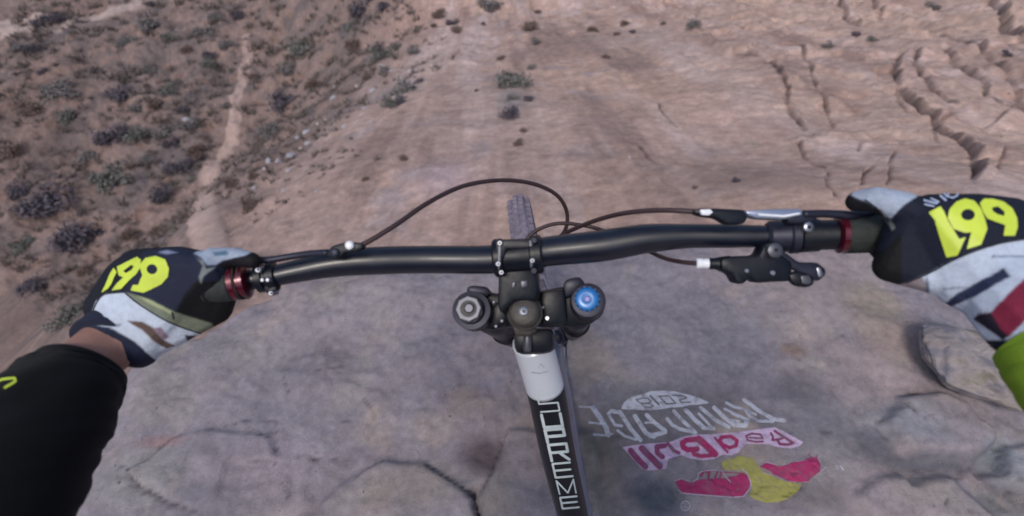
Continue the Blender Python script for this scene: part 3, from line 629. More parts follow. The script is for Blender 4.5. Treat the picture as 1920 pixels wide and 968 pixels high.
# stem: clamp, body, faceplate with its edge highlights, bolts
stem = prism('stem', [(934, 470), (1004, 468), (1008, 510), (1010, 545), (1004, 566), (985, 562), (962, 566), (940, 590), (932, 575), (934, 530)], .548, .05, M_BLACK, bike, bevel=.006, dirn=AX)
lathe('bar_clamp', P(926, 484.5, .551), WX, [(0, .0185), (.002, .0205), (.010, .0205), (.0115, .0165), (.0385, .0165), (.040, .0205), (.050, .0205), (.052, .0185)], M_BLACK, stem, seg=36)
prism('faceplate', [(928, 449), (1014, 447), (1017, 478), (1002, 485), (994, 466), (950, 468), (945, 488), (929, 482)], .531, .010, M_BLACK, stem, bevel=.0025)
for x, y, r in ((937, 456, 5), (1001, 451, 6), (934, 495, 5), (998, 489, 5), (940, 511, 5), (1001, 508, 6)):
    lathe('bolt', P(x, y, .527), FWD, [(-.001, r * .00042), (0, r * .00055), (.006, r * .00055)], M_STEEL if r == 5 else M_ANOD, stem, seg=12)
    lathe('hex_socket', P(x, y, .5258), FWD, [(-.0003, r * .00024), (.001, r * .00024)], M_BLACK, stem, ngon=6, flat=True)
for pts in ([(934, 452), (942, 451), (939, 498), (934, 510)], [(992, 450), (999, 450), (1000, 500), (994, 504)]):
    prism('edge_highlight', pts, .529, .004, M_SATIN, stem, bevel=.0008)  # highlights along the faceplate edges, built as paler strips
for pts in ([(960, 530), (968, 527), (966, 540), (959, 542)], [(976, 527), (989, 526), (990, 538), (977, 541)]):
    prism('hollow_lip', pts, .545, .004, M_SATIN, stem, bevel=.001)
# top cap with its bolt, bearing plate, head tube
cap = lathe('top_cap', P(982, 585, .553), AX, [(-.003, .0125), (-.0015, .0150), (0, .0165), (.006, .017), (.010, .016), (.012, .0195), (.02, .0195)], M_BRZ, bike, seg=40)
lathe('bolt', P(982, 584, .550), AX, [(-.003, .0035), (-.002, .0052), (.004, .0052)], M_STEEL, cap, seg=20)
lathe('hex_socket', P(982, 584, .5465), AX, [(-.0006, .0022), (.001, .0022)], M_BLACK, cap, ngon=6, flat=True)
prism('bearing_plate', [(958, 606), (1004, 604), (1006, 622), (990, 631), (966, 630)], .575, .014, M_BRZ, bike, bevel=.003, dirn=AX)
prism('head_tube', [(961, 618), (1036, 612), (1041, 655), (1020, 664), (965, 664)], .62, .10, M_FB, bike, bevel=.012, dirn=AX)
lathe('cable_guide', P(989, 640, .612), UP, [(-.012, .004), (-.010, .005), (.010, .005), (.012, .004)], M_SATIN, bike, seg=12)
# fork: two crown clamps joined by a bridge, knobs, stanchions, lowers
crown = prism('fork_crown', [(862, 556), (905, 545), (950, 552), (1010, 545), (1062, 535), (1100, 528), (1132, 548), (1134, 588), (1100, 612), (1062, 612), (1010, 612), (950, 612), (925, 620), (900, 616), (868, 600)], .598, .022, M_BLACK, bike, bevel=.006, dirn=AX)
prism('clamp_block', [(1055, 536), (1060, 524), (1086, 517), (1098, 530), (1094, 545), (1060, 560)], .585, .03, M_ANOD, crown, bevel=.004, dirn=AX)
prism('clamp_block', [(872, 541), (882, 534), (914, 537), (920, 552), (905, 560), (878, 555)], .588, .03, M_ANOD, crown, bevel=.004, dirn=AX)
prism('clamp_block', [(1012, 545), (1060, 540), (1064, 606), (1016, 612)], .585, .02, M_BLACK, crown, bevel=.005, dirn=AX)
prism('clamp_block', [(920, 575), (952, 556), (958, 600), (936, 618), (920, 612)], .588, .02, M_BLACK, crown, bevel=.005, dirn=AX)
for x, y, r in ((941, 580, 3.4), (941, 602, 3.0), (926, 567, 2.6), (1018, 577, 3.0), (1026, 597, 4.2), (930, 612, 3)):
    lathe('bolt', P(x, y, .5835), AX, [(-.001, r * .0005), (0, r * .00062), (.004, r * .00062)], M_STEEL if r > 3.2 else M_SATIN, crown, seg=10)
kc = lathe('fork_cap', P(880, 580, .566), AX, [(0, .011), (.0005, .0145), (.002, .0155), (.010, .0160), (.011, .0215), (.035, .0225)], M_ANOD, bike, seg=30)
lathe('cap_hexagon', P(878, 579, .562), AX, [(0, .0135), (.001, .0150), (.006, .0155)], M_SATIN, kc, ngon=8, flat=True)
lathe('cap_recess', P(878, 579, .5612), AX, [(0, .0092), (.002, .0092)], M_BLACK, kc, seg=20)
lathe('valve_core', P(879, 578, .5590), AX, [(0, .0042), (.0015, .0058), (.004, .0058)], M_SATIN, kc, seg=16)
kb = lathe('fork_cap', P(1103, 563, .572), AX, [(0, .0145), (.001, .0185), (.003, .0195), (.010, .0200), (.030, .0205)], M_ANOD, bike, seg=30)
dial = lathe('dial', P(1101, 560, .562), AX, [(0, .0045), (.0006, .0052), (.0002, .0095), (.0015, .0122), (.004, .0132), (.010, .0134)], M_BLUE, kb, seg=36)
lathe('dial_centre', P(1101, 561, .5612), AX, [(0, .0026), (.0008, .0036), (.003, .0036)], mat('purple_anodised', L(96, 96, 150), rough=.3, metal=.5), dial, seg=16)
for q in range(14):
    a = 2 * math.pi * q / 14; u = AX.orthogonal().normalized(); v = AX.cross(u); c = P(1101, 560, .562) + AX * .006 + (u * math.cos(a) + v * math.sin(a)) * .0134
    lathe('knurl', c, AX, [(-.003, .0006), (-.002, .0011), (.003, .0011)], M_BLUE, dial, seg=6)
AXL = (Matrix.Rotation(R(-6.5), 3, AX) @ WX).normalized()
for sgn, x, y in ((-1, 893, 583), (1, 1093, 575)):
    top = P(x, y, .60); bot = WC + AXL * sgn * .062 - AX * 0; mid = top.lerp(bot, .48)
    leg = tube('stanchion', [top, top.lerp(bot, .25), mid], [.0185, .0185, .0185], M_FORK, bike, seg=24)
    tube('fork_lower', [top.lerp(bot, .42), top.lerp(bot, .5), top.lerp(bot, .85), bot], [.0235, .0225, .0195, .017], M_FORK, bike, seg=24)
# front wheel
u1 = AX; v1 = AXL.cross(AX).normalized()
def wheel_torus(name, Rm, r, m, parent, rz=1.0, seg=96, sub=14):
    bm = bmesh.new(); rings = []
    for i in range(seg):
        a = 2 * math.pi * i / seg; d = u1 * math.cos(a) + v1 * math.sin(a)
        rings.append([bm.verts.new(WC + d * (Rm + r * math.cos(b)) + AXL * (r * rz * math.sin(b))) for b in [2 * math.pi * k / sub for k in range(sub)]])
    for i in range(seg):
        a, b = rings[i], rings[(i + 1) % seg]
        for k in range(sub): bm.faces.new((a[k], a[(k + 1) % sub], b[(k + 1) % sub], b[k]))
    bmesh.ops.recalc_face_normals(bm, faces=bm.faces); return link(name, bm_mesh(name, bm), m, parent)
wheel = lathe('front_wheel_hub', WC - AXL * .05, AXL, [(0, .012), (.008, .03), (.012, .03), (.02, .018), (.08, .018), (.088, .03), (.092, .03), (.1, .012)], M_ANOD, bike)
wheel.name = 'wheel'; tyre = wheel_torus('tyre', .332, .026, M_TYRE, wheel, rz=1.0)
wheel_torus('rim', .300, .012, M_BLACK, wheel, rz=1.3)
bm = bmesh.new()
for i in range(84):
    a = 2 * math.pi * i / 84
    for lat, hgt in ((-.020, .017), (-.006, .0265), (.007, .0265), (.021, .017)):
        da = a + (.02 if lat > 0 else -.01); d = u1 * math.cos(da) + v1 * math.sin(da); t = AXL.cross(d)
        c = WC + d * (.332 + hgt) + AXL * lat
        vs = [bm.verts.new(c + d * k * .004 + t * i2 * (.006 if k < 0 else .0045) + AXL * j2 * .0045) for k in (-1, 1) for i2, j2 in ((-1, -1), (1, -1), (1, 1), (-1, 1))]
        bm.faces.new(vs[4:]);
        for q in range(4): bm.faces.new((vs[q], vs[(q + 1) % 4], vs[4 + (q + 1) % 4], vs[4 + q]))
bmesh.ops.recalc_face_normals(bm, faces=bm.faces); kn = link('tread_blocks', bm_mesh('tread_blocks', bm), M_TYRE, wheel, smooth=False); kn['kind'] = 'stuff'
bm = bmesh.new()
for i in range(28):
    a = 2 * math.pi * i / 28; d = u1 * math.cos(a) + v1 * math.sin(a); d2 = u1 * math.cos(a + .35) + v1 * math.sin(a + .35)
    tube_bm(bm, [WC + d2 * .028 + AXL * (.042 if i % 2 else -.042), WC + d * .292], [.001, .001], 5)
sp2 = link('spokes', bm_mesh('spokes', bm), M_STEEL, wheel); sp2['kind'] = 'stuff'
# frame: white front half, black rear half with lettering; down tube beneath
TT = [(998, 640, .672, .0265), (1012, 690, .70, .0265), (1026, 745, .73, .0268), (1046, 850, .79, .0265), (1074, 968, .86, .0255), (1098, 1080, .94, .026), (1120, 1300, 1.02, .027)]
q = spline(TT, 14); cut = [i for i, v in enumerate(q) if v[1] > 722][0]
t1 = tube('top_tube', [P(a, b, c) for a, b, c, _ in q[:cut + 1]], [r for *_, r in q[:cut + 1]], M_FW, bike, seg=36)
t2 = tube('top_tube_rear', [P(a, b, c) for a, b, c, _ in q[cut:]], [r for *_, r in q[cut:]], M_FB, bike, seg=36)
ptube('down_tube', [(1016, 660, .74, .027), (1040, 740, .86, .027), (1062, 860, .98, .028), (1086, 968, 1.1, .029), (1106, 1060, 1.2, .029)], mat('silver_frame_paint', L(112, 116, 134), rough=.35, coat=.2, var=.2, vscale=14), bike, n=8, seg=30)
hT = hitter(bvh_of([t1, t2]))
zt = Zm(980, 720, 3.9)
def glyph(ch, y0, y1, wz=9):
    xl = lambda y: 106 + (y - 75) * .225; xr = lambda y: 243 + (y - 75) * .2
    def q(u, v): y = y0 + (y1 - y0) * v; return (xl(y) + (xr(y) - xl(y)) * u, y + (1 - 2 * u) * 5)
    G_ = {'S': [[(1, 0), (0, 0), (0, .5), (1, .5), (1, 1), (0, 1)]], 'U': [[(0, 0), (0, 1), (1, 1), (1, 0)]], 'P': [[(0, 1), (0, 0), (1, 0), (1, .55), (0, .55)]],
          'R': [[(0, 1), (0, 0), (1, 0), (1, .5), (0, .5)], [(.5, .5), (1, 1)]], 'E': [[(1, 0), (0, 0), (0, 1), (1, 1)], [(0, .5), (.95, .5)]], 'M': [[(.02, 1), (0, 0), (.52, .95), (1, 0), (1, 1)]]}
    return [('s', zt([q(u, v) for u, v in st]), wz / 3.9) for st in G_[ch]]
for ch, y0, y1, wz in (('S', 82, 198, 12), ('U', 220, 312, 21), ('P', 330, 420, 22), ('R', 440, 556, 20), ('E', 578, 678, 15), ('M', 702, 800, 11), ('E', 825, 905, 14)):
    decal('letter', glyph(ch, y0, y1, wz), [], hT, M_LET, t2, off=.0006)
decal('letter_outline', [('s', zt([(78, 110), (90, 70), (130, 50), (235, 45)]), .9)], [], hT, M_LET, t2, off=.0006)
decal('badge_mark', [('s', [(997, 698), (1012, 700), (1027, 696)], 1.1), ('s', [(1009, 690), (1013, 682), (1020, 689)], .9)], [], hT, mat('faint_print', L(110, 120, 140), rough=.5), t1, off=.0006)
# cables
ptube('brake_hose', [(664, 467, .515, .0026), (700, 448, .52, .0026), (745, 420, .53, .0026), (800, 382, .55, .0026), (860, 352, .58, .0026), (915, 340, .60, .0026), (965, 339, .62, .0026), (1010, 348, .64, .0026), (1045, 367, .66, .0026), (1062, 395, .68, .0026), (1062, 425, .69, .0026), (1048, 450, .70, .0026), (1020, 500, .71, .0026)], M_CABLE, bike, n=8, seg=10)
ptube('brake_hose', [(1312, 398, .50, .0026), (1270, 395, .505, .0026), (1220, 395, .52, .0026), (1170, 400, .54, .0026), (1125, 411, .57, .0026), (1080, 428, .60, .0026), (1045, 448, .63, .0026), (1020, 490, .65, .0026)], M_CABLE, bike, n=8, seg=10)
ptube('shift_cable', [(1308, 494, .515, .0024), (1275, 491, .53, .0024), (1240, 482, .56, .0024), (1190, 458, .60, .0024), (1140, 436, .62, .0024), (1100, 424, .63, .0024), (1050, 419, .63, .0024), (1015, 428, .63, .0024), (990, 446, .63, .0024), (975, 480, .63, .0024)], M_CABLE, bike, n=8, seg=10)
# left brake lever
bl_ = prism('brake_lever', [(611, 474), (622, 461), (640, 456), (664, 454), (680, 456), (681, 466), (668, 472), (645, 474), (640, 482), (626, 484), (612, 481)], .512, .012, M_BLACK, bike, bevel=.003)
lathe('lever_mark', P(654, 460, .508), FWD, [(-.0005, .0025), (.001, .0042), (.005, .0042)], M_WHITEP, bl_, seg=16)
ptube('lever_blade', [(616, 474, .515, .0036), (580, 476, .52, .0034), (540, 482, .522, .0034), (500, 488, .52, .0036), (465, 487, .515, .0042), (440, 490, .51, .0045)], M_ANOD, bl_, n=6, seg=12)
lathe('pivot', P(626, 474, .508), FWD, [(0, .003), (.001, .0045), (.008, .0045)], M_ANOD, bl_, seg=14)
# clamps and grips
def bar_axis(a, b): return (P(*b) - P(*a)).normalized()
LB = bar_axis((405, 538, .525), (520, 518, .533)); RB = bar_axis((1690, 436, .50), (1450, 443, .525))
lc = lathe('clamp_collar', P(482, 523, .531), LB, [(0, .0135), (.001, .015), (.007, .015), (.008, .0125), (.011, .0125), (.012, .015), (.019, .015), (.020, .0135)], M_BLACK, bike, seg=28)
for x, y, r in ((484, 506, 6.2), (492, 525, 4), (502, 525, 4.2), (508, 550, 5)):
    lathe('bolt', P(x, y, .5135), FWD, [(-.001, r * .00038), (0, r * .00055), (.012, r * .00055)], M_STEEL, lc, seg=14)
    lathe('hex_socket', P(x, y, .5122), FWD, [(-.0003, r * .00022), (.001, r * .00022)], M_BLACK, lc, ngon=6, flat=True) if r > 4.5 else None
prism('hinge_tab', [(488, 536), (510, 532), (520, 540), (508, 556), (496, 548)], .524, .012, M_BLACK, lc, bevel=.002)
lg = ptube('grip', [(437, 532, .523, .0172), (420, 534, .522, .0182), (400, 536, .522, .0186), (360, 540, .523, .0186), (300, 545, .525, .0184), (240, 551, .53, .018)], M_RUB, bike, n=4, seg=28)
lathe('lock_ring', P(435, 531, .523), LB, [(0, .0165), (.001, .0183), (.006, .0186), (.008, .0160), (.010, .0160), (.011, .0178), (.015, .0178), (.017, .0140)], M_RED, bike, seg=32)
rg_ = ptube('grip', [(1581, 439, .5125, .0172), (1600, 438, .511, .0186), (1640, 437, .508, .0190), (1700, 436, .50, .0188), (1780, 436, .49, .0184)], M_RUB, bike, n=4, seg=28)
lathe('lock_ring', P(1584, 438.5, .5125), RB, [(0, .0165), (.001, .0192), (.006, .0194), (.008, .015)], M_RED, bike, seg=32)
for nm0, gp, c0_, ax_ in (('rib', lg, (398, 536, .5225), LB), ('rib', rg_, (1650, 437, .5075), RB)):
    for k in range(10):
        c = P(*c0_) + ax_ * (.0045 * (k - 2)); lathe(nm0, c, ax_, [(-.001, .0185), (-.0006, .0197), (.0006, .0197), (.001, .0185)], M_RUB, gp, seg=24)
# right controls
rc_ = lathe('clamp_collar', P(1536, 441, .518), RB, [(0, .0135), (.001, .0165), (.018, .0172), (.019, .0145), (.022, .0145)], M_BLACK, bike, seg=28)
lathe('bolt', P(1517, 426, .496), FWD, [(-.001, .0034), (0, .0050), (.012, .0050)], M_STEEL, rc_, seg=18)
lathe('hex_socket', P(1517, 426, .4948), FWD, [(-.0003, .002), (.001, .002)], M_BLACK, rc_, ngon=6, flat=True)
lathe('clamp_band', P(1497, 442, .520), RB, [(0, .0150), (.001, .0180), (.008, .0182), (.010, .0165), (.018, .0162), (.027, .016), (.030, .0135)], M_ANOD, bike, seg=28)
lathe('clamp_sleeve', P(1567, 440, .515), RB, [(0, .0135), (.001, .0150), (.016, .0152), (.017, .0135)], M_BLACK, bike, seg=28)
br_ = prism('brake_lever', [(1297, 397), (1312, 390), (1340, 390), (1400, 393), (1404, 408), (1398, 420), (1366, 421), (1345, 408), (1318, 405)], .495, .016, M_BLACK, bike, bevel=.004)
prism('cap_mark', [(1313, 393), (1332, 392), (1338, 398), (1330, 404), (1316, 403)], .492, .005, M_WHITEP, br_, bevel=.001)
prism('reservoir', [(1398, 395), (1440, 392), (1505, 391), (1507, 404), (1470, 412), (1420, 410), (1402, 404)], .492, .014, M_SILV, br_, bevel=.0035)
prism('reservoir_lid', [(1420, 400), (1470, 403), (1500, 398), (1502, 402), (1472, 408), (1424, 405)], .4895, .004, M_WHITEP, br_, bevel=.001)
prism('hinge', [(1470, 404), (1506, 396), (1530, 402), (1540, 414), (1520, 420), (1480, 420)], .498, .014, M_ANOD, br_, bevel=.004)
ptube('lever_blade', [(1505, 402, .50, .0040), (1540, 401, .50, .0040), (1570, 402, .50, .0042), (1600, 404, .50, .0045), (1640, 398, .505, .0045)], M_ANOD, br_, n=6, seg=12)
sh_ = prism('shifter', [(1352, 486), (1370, 481), (1425, 479), (1432, 462), (1446, 456), (1462, 462), (1470, 480), (1488, 492), (1486, 528), (1440, 530), (1420, 532), (1410, 520), (1396, 534), (1382, 532), (1376, 516), (1354, 506)], .505, .022, M_BLACK, bike, bevel=.004)
lathe('bolt', P(1454, 470, .499), FWD, [(-.001, .0052), (0, .0072), (.012, .0072)], M_SATIN, sh_, seg=22)
lathe('hex_socket', P(1455, 469, .4978), FWD, [(-.0004, .0018), (.001, .0018)], M_BLACK, sh_, ngon=6, flat=True)
for x, y, r in ((1401, 508, .0022), (1450, 512, .0026)): lathe('screw', P(x, y, .5035), FWD, [(0, r * .7), (.0006, r), (.004, r)], M_STEEL, sh_, seg=12)
ba = bar_axis((1304, 494, .517), (1360, 495, .515))
lathe('barrel_adjuster', P(1305, 494, .517), ba, [(0, .0045), (.001, .0053), (.006, .0053), (.0065, .0046), (.012, .0053), (.0125, .0048)], M_WHITEP, sh_, seg=18)
lathe('barrel_neck', P(1328, 494.5, .516), ba, [(0, .0056), (.006, .0058), (.012, .0072), (.02, .0085)], M_BLACK, sh_, seg=18)
prism('upper_paddle', [(1456, 474), (1470, 470), (1500, 492), (1534, 492), (1550, 504), (1551, 516), (1538, 528), (1512, 524), (1494, 508), (1474, 500)], .513, .008, M_ANOD, sh_, bevel=.003)
prism('thumb_paddle', [(1480, 514), (1500, 508), (1528, 518), (1529, 534), (1516, 540), (1496, 538), (1484, 528)], .503, .010, M_BLACK, sh_, bevel=.003)
prism('paddle_pad', [(1502, 517), (1518, 516), (1524, 530), (1516, 534), (1504, 532)], .5005, .004, M_SATIN, sh_, bevel=.0012)
prism('paddle_pad', [(1531, 502), (1539, 500), (1546, 514), (1543, 520), (1535, 521)], .511, .004, M_STEEL, sh_, bevel=.0012)

# ================================================================ RIDER: arms and shoulders in one skin, gloves, sleeves
def sphere_pts(c, r):
    out = []
    for i in range(7):
        th = math.pi * i / 6; n = 1 if i in (0, 6) else 10
        for k in range(n): a = 2 * math.pi * k / n; out.append(Vector(c) + Vector((math.sin(th) * math.cos(a), math.sin(th) * math.sin(a), math.cos(th))) * r)
    return out
def hulls(groups):
    bm = bmesh.new()
    for g in groups:
        vs = [bm.verts.new(p) for c, r in g for p in sphere_pts(c, r)]
        res = bmesh.ops.convex_hull(bm, input=vs, use_existing_faces=False)
        dead = [e for e in res['geom_interior'] if isinstance(e, bmesh.types.BMVert) and e.is_valid]
        dead = [v for v in dead if not v.link_faces]
        bmesh.ops.delete(bm, geom=dead, context='VERTS')
    return bm
def organic(name, groups, voxel, smooth, m, parent):
    bm = hulls(groups); me = bm_mesh(name, bm); o = bpy.data.objects.new('tmp', me); COL.objects.link(o)
    r = o.modifiers.new('r', 'REMESH'); r.mode = 'VOXEL'; r.voxel_size = voxel
    if smooth: sm = o.modifiers.new('s', 'SMOOTH'); sm.iterations = smooth; sm.factor = .5
    dg = bpy.context.evaluated_depsgraph_get(); me2 = bpy.data.meshes.new_from_object(o.evaluated_get(dg))
    bpy.data.objects.remove(o); return link(name, me2, m, parent)
def chain(pts):                           # px, py, D, r  -> capsules
    q = [(P(a, b, c), r) for a, b, c, r in pts]; return [[q[i], q[i + 1]] for i in range(len(q) - 1)]
def hull1(pts): return [[(P(a, b, c), r) for a, b, c, r in pts]]
LEFT = (hull1([(232, 618, .535, .026), (262, 655, .53, .020), (195, 575, .54, .018), (232, 520, .535, .018), (262, 500, .53, .019), (330, 498, .515, .020), (392, 505, .51, .017)])
        + hull1([(262, 655, .53, .016), (392, 505, .51, .017), (418, 545, .525, .015), (405, 580, .535, .016), (330, 498, .515, .018)])
        + chain([(232, 618, .535, .030), (222, 626, .531, .0290)])
        + chain([(385, 498, .505, .0125), (400, 486, .51, .0120), (440, 482, .512, .0098), (474, 489, .508, .0082)])          # index finger, out on the lever
        + chain([(350, 500, .52, .0125), (352, 492, .55, .0122), (354, 520, .575, .0108), (358, 555, .57, .0095)])           # middle
        + chain([(305, 502, .525, .0120), (305, 494, .555, .0118), (308, 525, .58, .0105), (312, 560, .575, .0092)])         # ring
        + chain([(258, 508, .53, .0112), (258, 504, .56, .0108), (262, 530, .58, .0095), (268, 560, .575, .0085)])           # little
        + chain([(390, 585, .535, .0160), (404, 578, .548, .0140), (412, 572, .562, .0118), (392, 556, .575, .0105)]))         # thumb, closed under the grip
RIGHT = (hull1([(1868, 545, .445, .030), (1800, 535, .455, .020), (1895, 470, .445, .024), (1890, 408, .452, .018), (1820, 402, .452, .019), (1750, 402, .458, .019), (1712, 412, .468, .017)])
        + hull1([(1712, 412, .468, .017), (1668, 500, .478, .0145), (1700, 505, .475, .016), (1800, 525, .457, .019), (1690, 440, .475, .015)])
        + chain([(1870, 530, .445, .034), (1935, 600, .42, .036)])
        + chain([(1725, 402, .462, .0150), (1690, 388, .468, .0142), (1640, 374, .472, .0118), (1606, 378, .482, .0098)])
        + chain([(1765, 400, .462, .0130), (1768, 396, .50, .0125), (1768, 425, .535, .0110), (1765, 465, .53, .0095)])
        + chain([(1815, 398, .458, .0125), (1818, 396, .50, .0120), (1818, 425, .53, .0105), (1812, 465, .525, .0092)])
        + chain([(1868, 402, .455, .0118), (1870, 400, .495, .0112), (1868, 428, .52, .0098), (1860, 462, .515, .0085)])
        + chain([(1690, 490, .480, .0150), (1668, 476, .500, .0135), (1650, 462, .520, .0118), (1640, 440, .535, .0100)]))
person = empty('person', (0, -0.2, 0.6), 'rider gripping the handlebar in navy and white gloves with lime numerals', 'person')
M_SKIN = mat('skin', L(150, 112, 100), rough=.6, bump=.3, var=.12, vscale=40)
M_SKIN.node_tree.nodes['Principled BSDF'].inputs['Subsurface Weight'].default_value = .1
shr = lambda g, k: [[(c, r - k) for c, r in s] for s in g]
SHL, SHR = Vector((-.20, -.20, 1.22)), Vector((.20, -.20, 1.22))
ELL, ELR = P(-30, 900, .42), P(2190, 830, .36)
def wchain(pts): return [[pts[i], pts[i + 1]] for i in range(len(pts) - 1)]
body = organic('body', shr(LEFT, .0025) + shr(RIGHT, .0025)
    + wchain([(P(205, 640, .527), .026), (P(150, 700, .495), .031), (P(92, 775, .455), .038), (P(30, 860, .43), .044), (P(-40, 980, .40), .047), (P(-170, 1150, .36), .047), (SHL, .050)])
    + wchain([(P(1880, 540, .44), .027), (P(1960, 620, .41), .031), (P(2060, 730, .385), .037), (P(2190, 830, .36), .043), (P(2400, 960, .31), .046), (SHR, .050)])
    + [[(SHL, .055), (SHR, .055), (Vector((0, -.24, 1.30)), .06)], [(SHL, .06), (SHR, .06), (Vector((-.12, -.38, .86)), .09), (Vector((.12, -.38, .86)), .09)]], .0045, 3, M_SKIN, person)
def painted_glove(name, groups, base, regions, m):
    o = organic(name, groups, .0015, 8, m, person); me = o.data; n = len(me.vertices)
    co = np.empty(n * 3); me.vertices.foreach_get('co', co); co = co.reshape(-1, 3) - np.array(CAM)
    d = co @ np.array(FWD); px = 960 + F * (co @ np.array(RT)) / d; py = 484 - F * (co @ np.array(UP)) / d
    C = np.ones((n, 3)) * np.array(L(*base))
    wx = px + 1.2 * fbm(px / 22, py / 22, 2, ox=5); wy = py + 1.2 * fbm(px / 22, py / 22, 2, ox=15)
    for poly, col in regions:
        t = 1 - sst(-1.6, 1.6, poly_sd(wx, wy, poly)); C = lerp(C, np.array(L(*col)), t)
    at = me.color_attributes.new('Col', 'FLOAT_COLOR', 'POINT'); at.data.foreach_set('color', np.concatenate([C, np.ones((n, 1))], 1).ravel())
    return o
M_GLOVE = vc_mat('glove_fabric', rough=.75, var=.09, scales=(34, 110, 420), bump=.6, bdist=.0035, spec=.3)
zl = Zm(140, 440, 3.724); zr5 = Zm(1540, 320, 2.2)
lglove = painted_glove('glove', LEFT, (16, 20, 34), [
    (zl([(330, 420), (480, 120), (800, 60), (1400, 60), (1400, 300), (870, 330), (760, 640), (600, 560)]), (26, 32, 54)),
    (zl([(840, 330), (1200, 330), (1200, 700), (700, 560), (760, 420)]), (10, 11, 18)),
    (zl([(-60, 610), (60, 610), (120, 540), (150, 465), (210, 415), (345, 402), (440, 480), (620, 590), (760, 650), (900, 690), (900, 1000), (300, 1000), (-60, 900)]), (186, 198, 216)),
    (zl([(345, 402), (400, 415), (520, 450), (700, 540), (960, 622), (980, 655), (880, 690), (740, 650), (600, 575), (440, 480)]), (112, 120, 104)),
    (zl([(440, 428), (520, 455), (690, 545), (680, 556), (500, 470)]), (160, 168, 130)),
    (zl([(362, 600), (470, 608), (545, 650), (625, 738), (700, 780), (640, 796), (560, 752), (470, 668), (420, 640)]), (92, 76, 72)),
    ([(140, 630), (156, 606), (205, 614), (252, 640), (292, 676), (285, 712), (240, 712), (226, 664), (190, 642)], (26, 34, 58)),
    (zl([(545, 650), (600, 650), (660, 715), (625, 738)]), (140, 120, 138)),
    (zl([(215, 612), (330, 625), (310, 650), (240, 640)]), (140, 148, 170)),
    (zl([(770, 700), (860, 715), (830, 745), (790, 760)]), (40, 46, 70)),
    (zl([(830, 128), (930, 85), (1095, 85), (1260, 110), (1180, 150), (1040, 178), (985, 215), (930, 215), (890, 170)]), (150, 162, 182)),
    (zl([(960, 122), (1060, 112), (1080, 140), (980, 150)]), (78, 108, 130)),
    (zl([(850, 165), (900, 190), (920, 240), (990, 225), (900, 290), (885, 345), (866, 300), (895, 215), (830, 140)]), (120, 128, 130)),
    (zl([(985, 222), (1060, 180), (1180, 150), (1290, 115), (1330, 200), (1240, 260), (1100, 250)]), (12, 10, 18)),
    (zl([(580, 120), (640, 110), (720, 125), (650, 140)]), (130, 140, 170)),
], M_GLOVE)
rglove = painted_glove('glove', RIGHT, (18, 24, 42), [
    (zr5([(150, 340), (260, 330), (330, 250), (330, 480), (260, 500)]), (9, 10, 16)),
    (zr5([(260, 500), (430, 430), (540, 372), (640, 330), (740, 300), (836, 284), (900, 280), (900, 700), (300, 700)]), (180, 192, 212)),
    (zr5([(260, 495), (410, 440), (440, 470), (450, 520), (300, 512)]), (134, 126, 132)),
    (zr5([(432, 432), (444, 470), (446, 512), (432, 512)]), (80, 90, 116)),
    (zr5([(480, 572), (560, 508), (640, 462), (710, 426), (755, 400), (782, 440), (730, 462), (650, 512), (560, 552), (505, 578)]), (38, 46, 74)),
    (zr5([(500, 486), (600, 478), (600, 484), (500, 492)]), (120, 130, 152)),
    (zr5([(704, 350), (720, 346), (720, 352), (900, 350), (900, 357), (720, 359), (704, 362)]), (104, 116, 140)),
    (zr5([(625, 612), (650, 590), (700, 585), (760, 520), (836, 448), (900, 400), (900, 560), (770, 690), (740, 690)]), (122, 34, 62)),
    (zr5([(625, 612), (650, 590), (700, 588), (745, 660), (775, 680), (750, 700)]), (30, 26, 44)),
    (zr5([(120, 100), (165, 60), (260, 40), (420, 90), (345, 138), (300, 185), (285, 205), (245, 165), (190, 130), (150, 118)]), (158, 170, 190)),
    (zr5([(240, 150), (285, 200), (305, 240), (290, 248), (262, 205)]), (116, 124, 122)),
    (zr5([(20, 100), (80, 95), (150, 116), (245, 165), (262, 205), (150, 165), (40, 150)]), (14, 12, 20)),
], M_GLOVE)
hGL, hGR = hitter(bvh_of([lglove])), hitter(bvh_of([rglove]))
M_LIME = mat('lime_print', L(196, 216, 70), rough=.5, var=.08, vscale=60); M_WPR = mat('white_print', L(170, 184, 214), rough=.5)
M_SEAM = mat('seam_piping', L(24, 26, 40), rough=.8)
M_NAVY = mat('navy_cuff', L(22, 30, 54), rough=.8, bump=.6, bscale=900)
E12 = lambda c, rx, ry, n=22: [(c[0] + rx * math.cos(a), c[1] + ry * math.sin(a)) for a in np.linspace(0, 2 * math.pi, n, endpoint=False)]
decal('numeral', [('p', zl([(455, 215), (500, 165), (570, 152), (635, 175), (662, 235), (655, 295), (610, 345), (545, 378), (485, 405), (395, 390), (412, 352), (450, 352), (462, 318), (478, 285)]))], [('p', zl(E12((545, 242), 37, 34)))], hGL, M_LIME, lglove, off=.0008)
decal('numeral', [('p', zl([(300, 225), (370, 190), (440, 158), (468, 178), (458, 240), (436, 275), (380, 325), (330, 380), (262, 392), (300, 340), (345, 300), (312, 285)]))], [('p', zl([(345, 255), (400, 212), (420, 222), (400, 250), (362, 270)]))], hGL, M_LIME, lglove, off=.0008)
decal('numeral', [('p', zl([(250, 275), (278, 232), (300, 262), (280, 300), (262, 345), (238, 378), (190, 408), (220, 350)]))], [], hGL, M_LIME, lglove, off=.0008)
zg = Zm(1680, 360, 6.05)
decal('numeral', [('p', zg([(372, 235), (500, 165), (540, 220), (590, 330), (680, 480), (715, 535), (790, 512), (745, 610), (700, 720), (575, 742), (500, 520), (440, 320)]))], [], hGR, M_LIME, rglove, off=.0008)
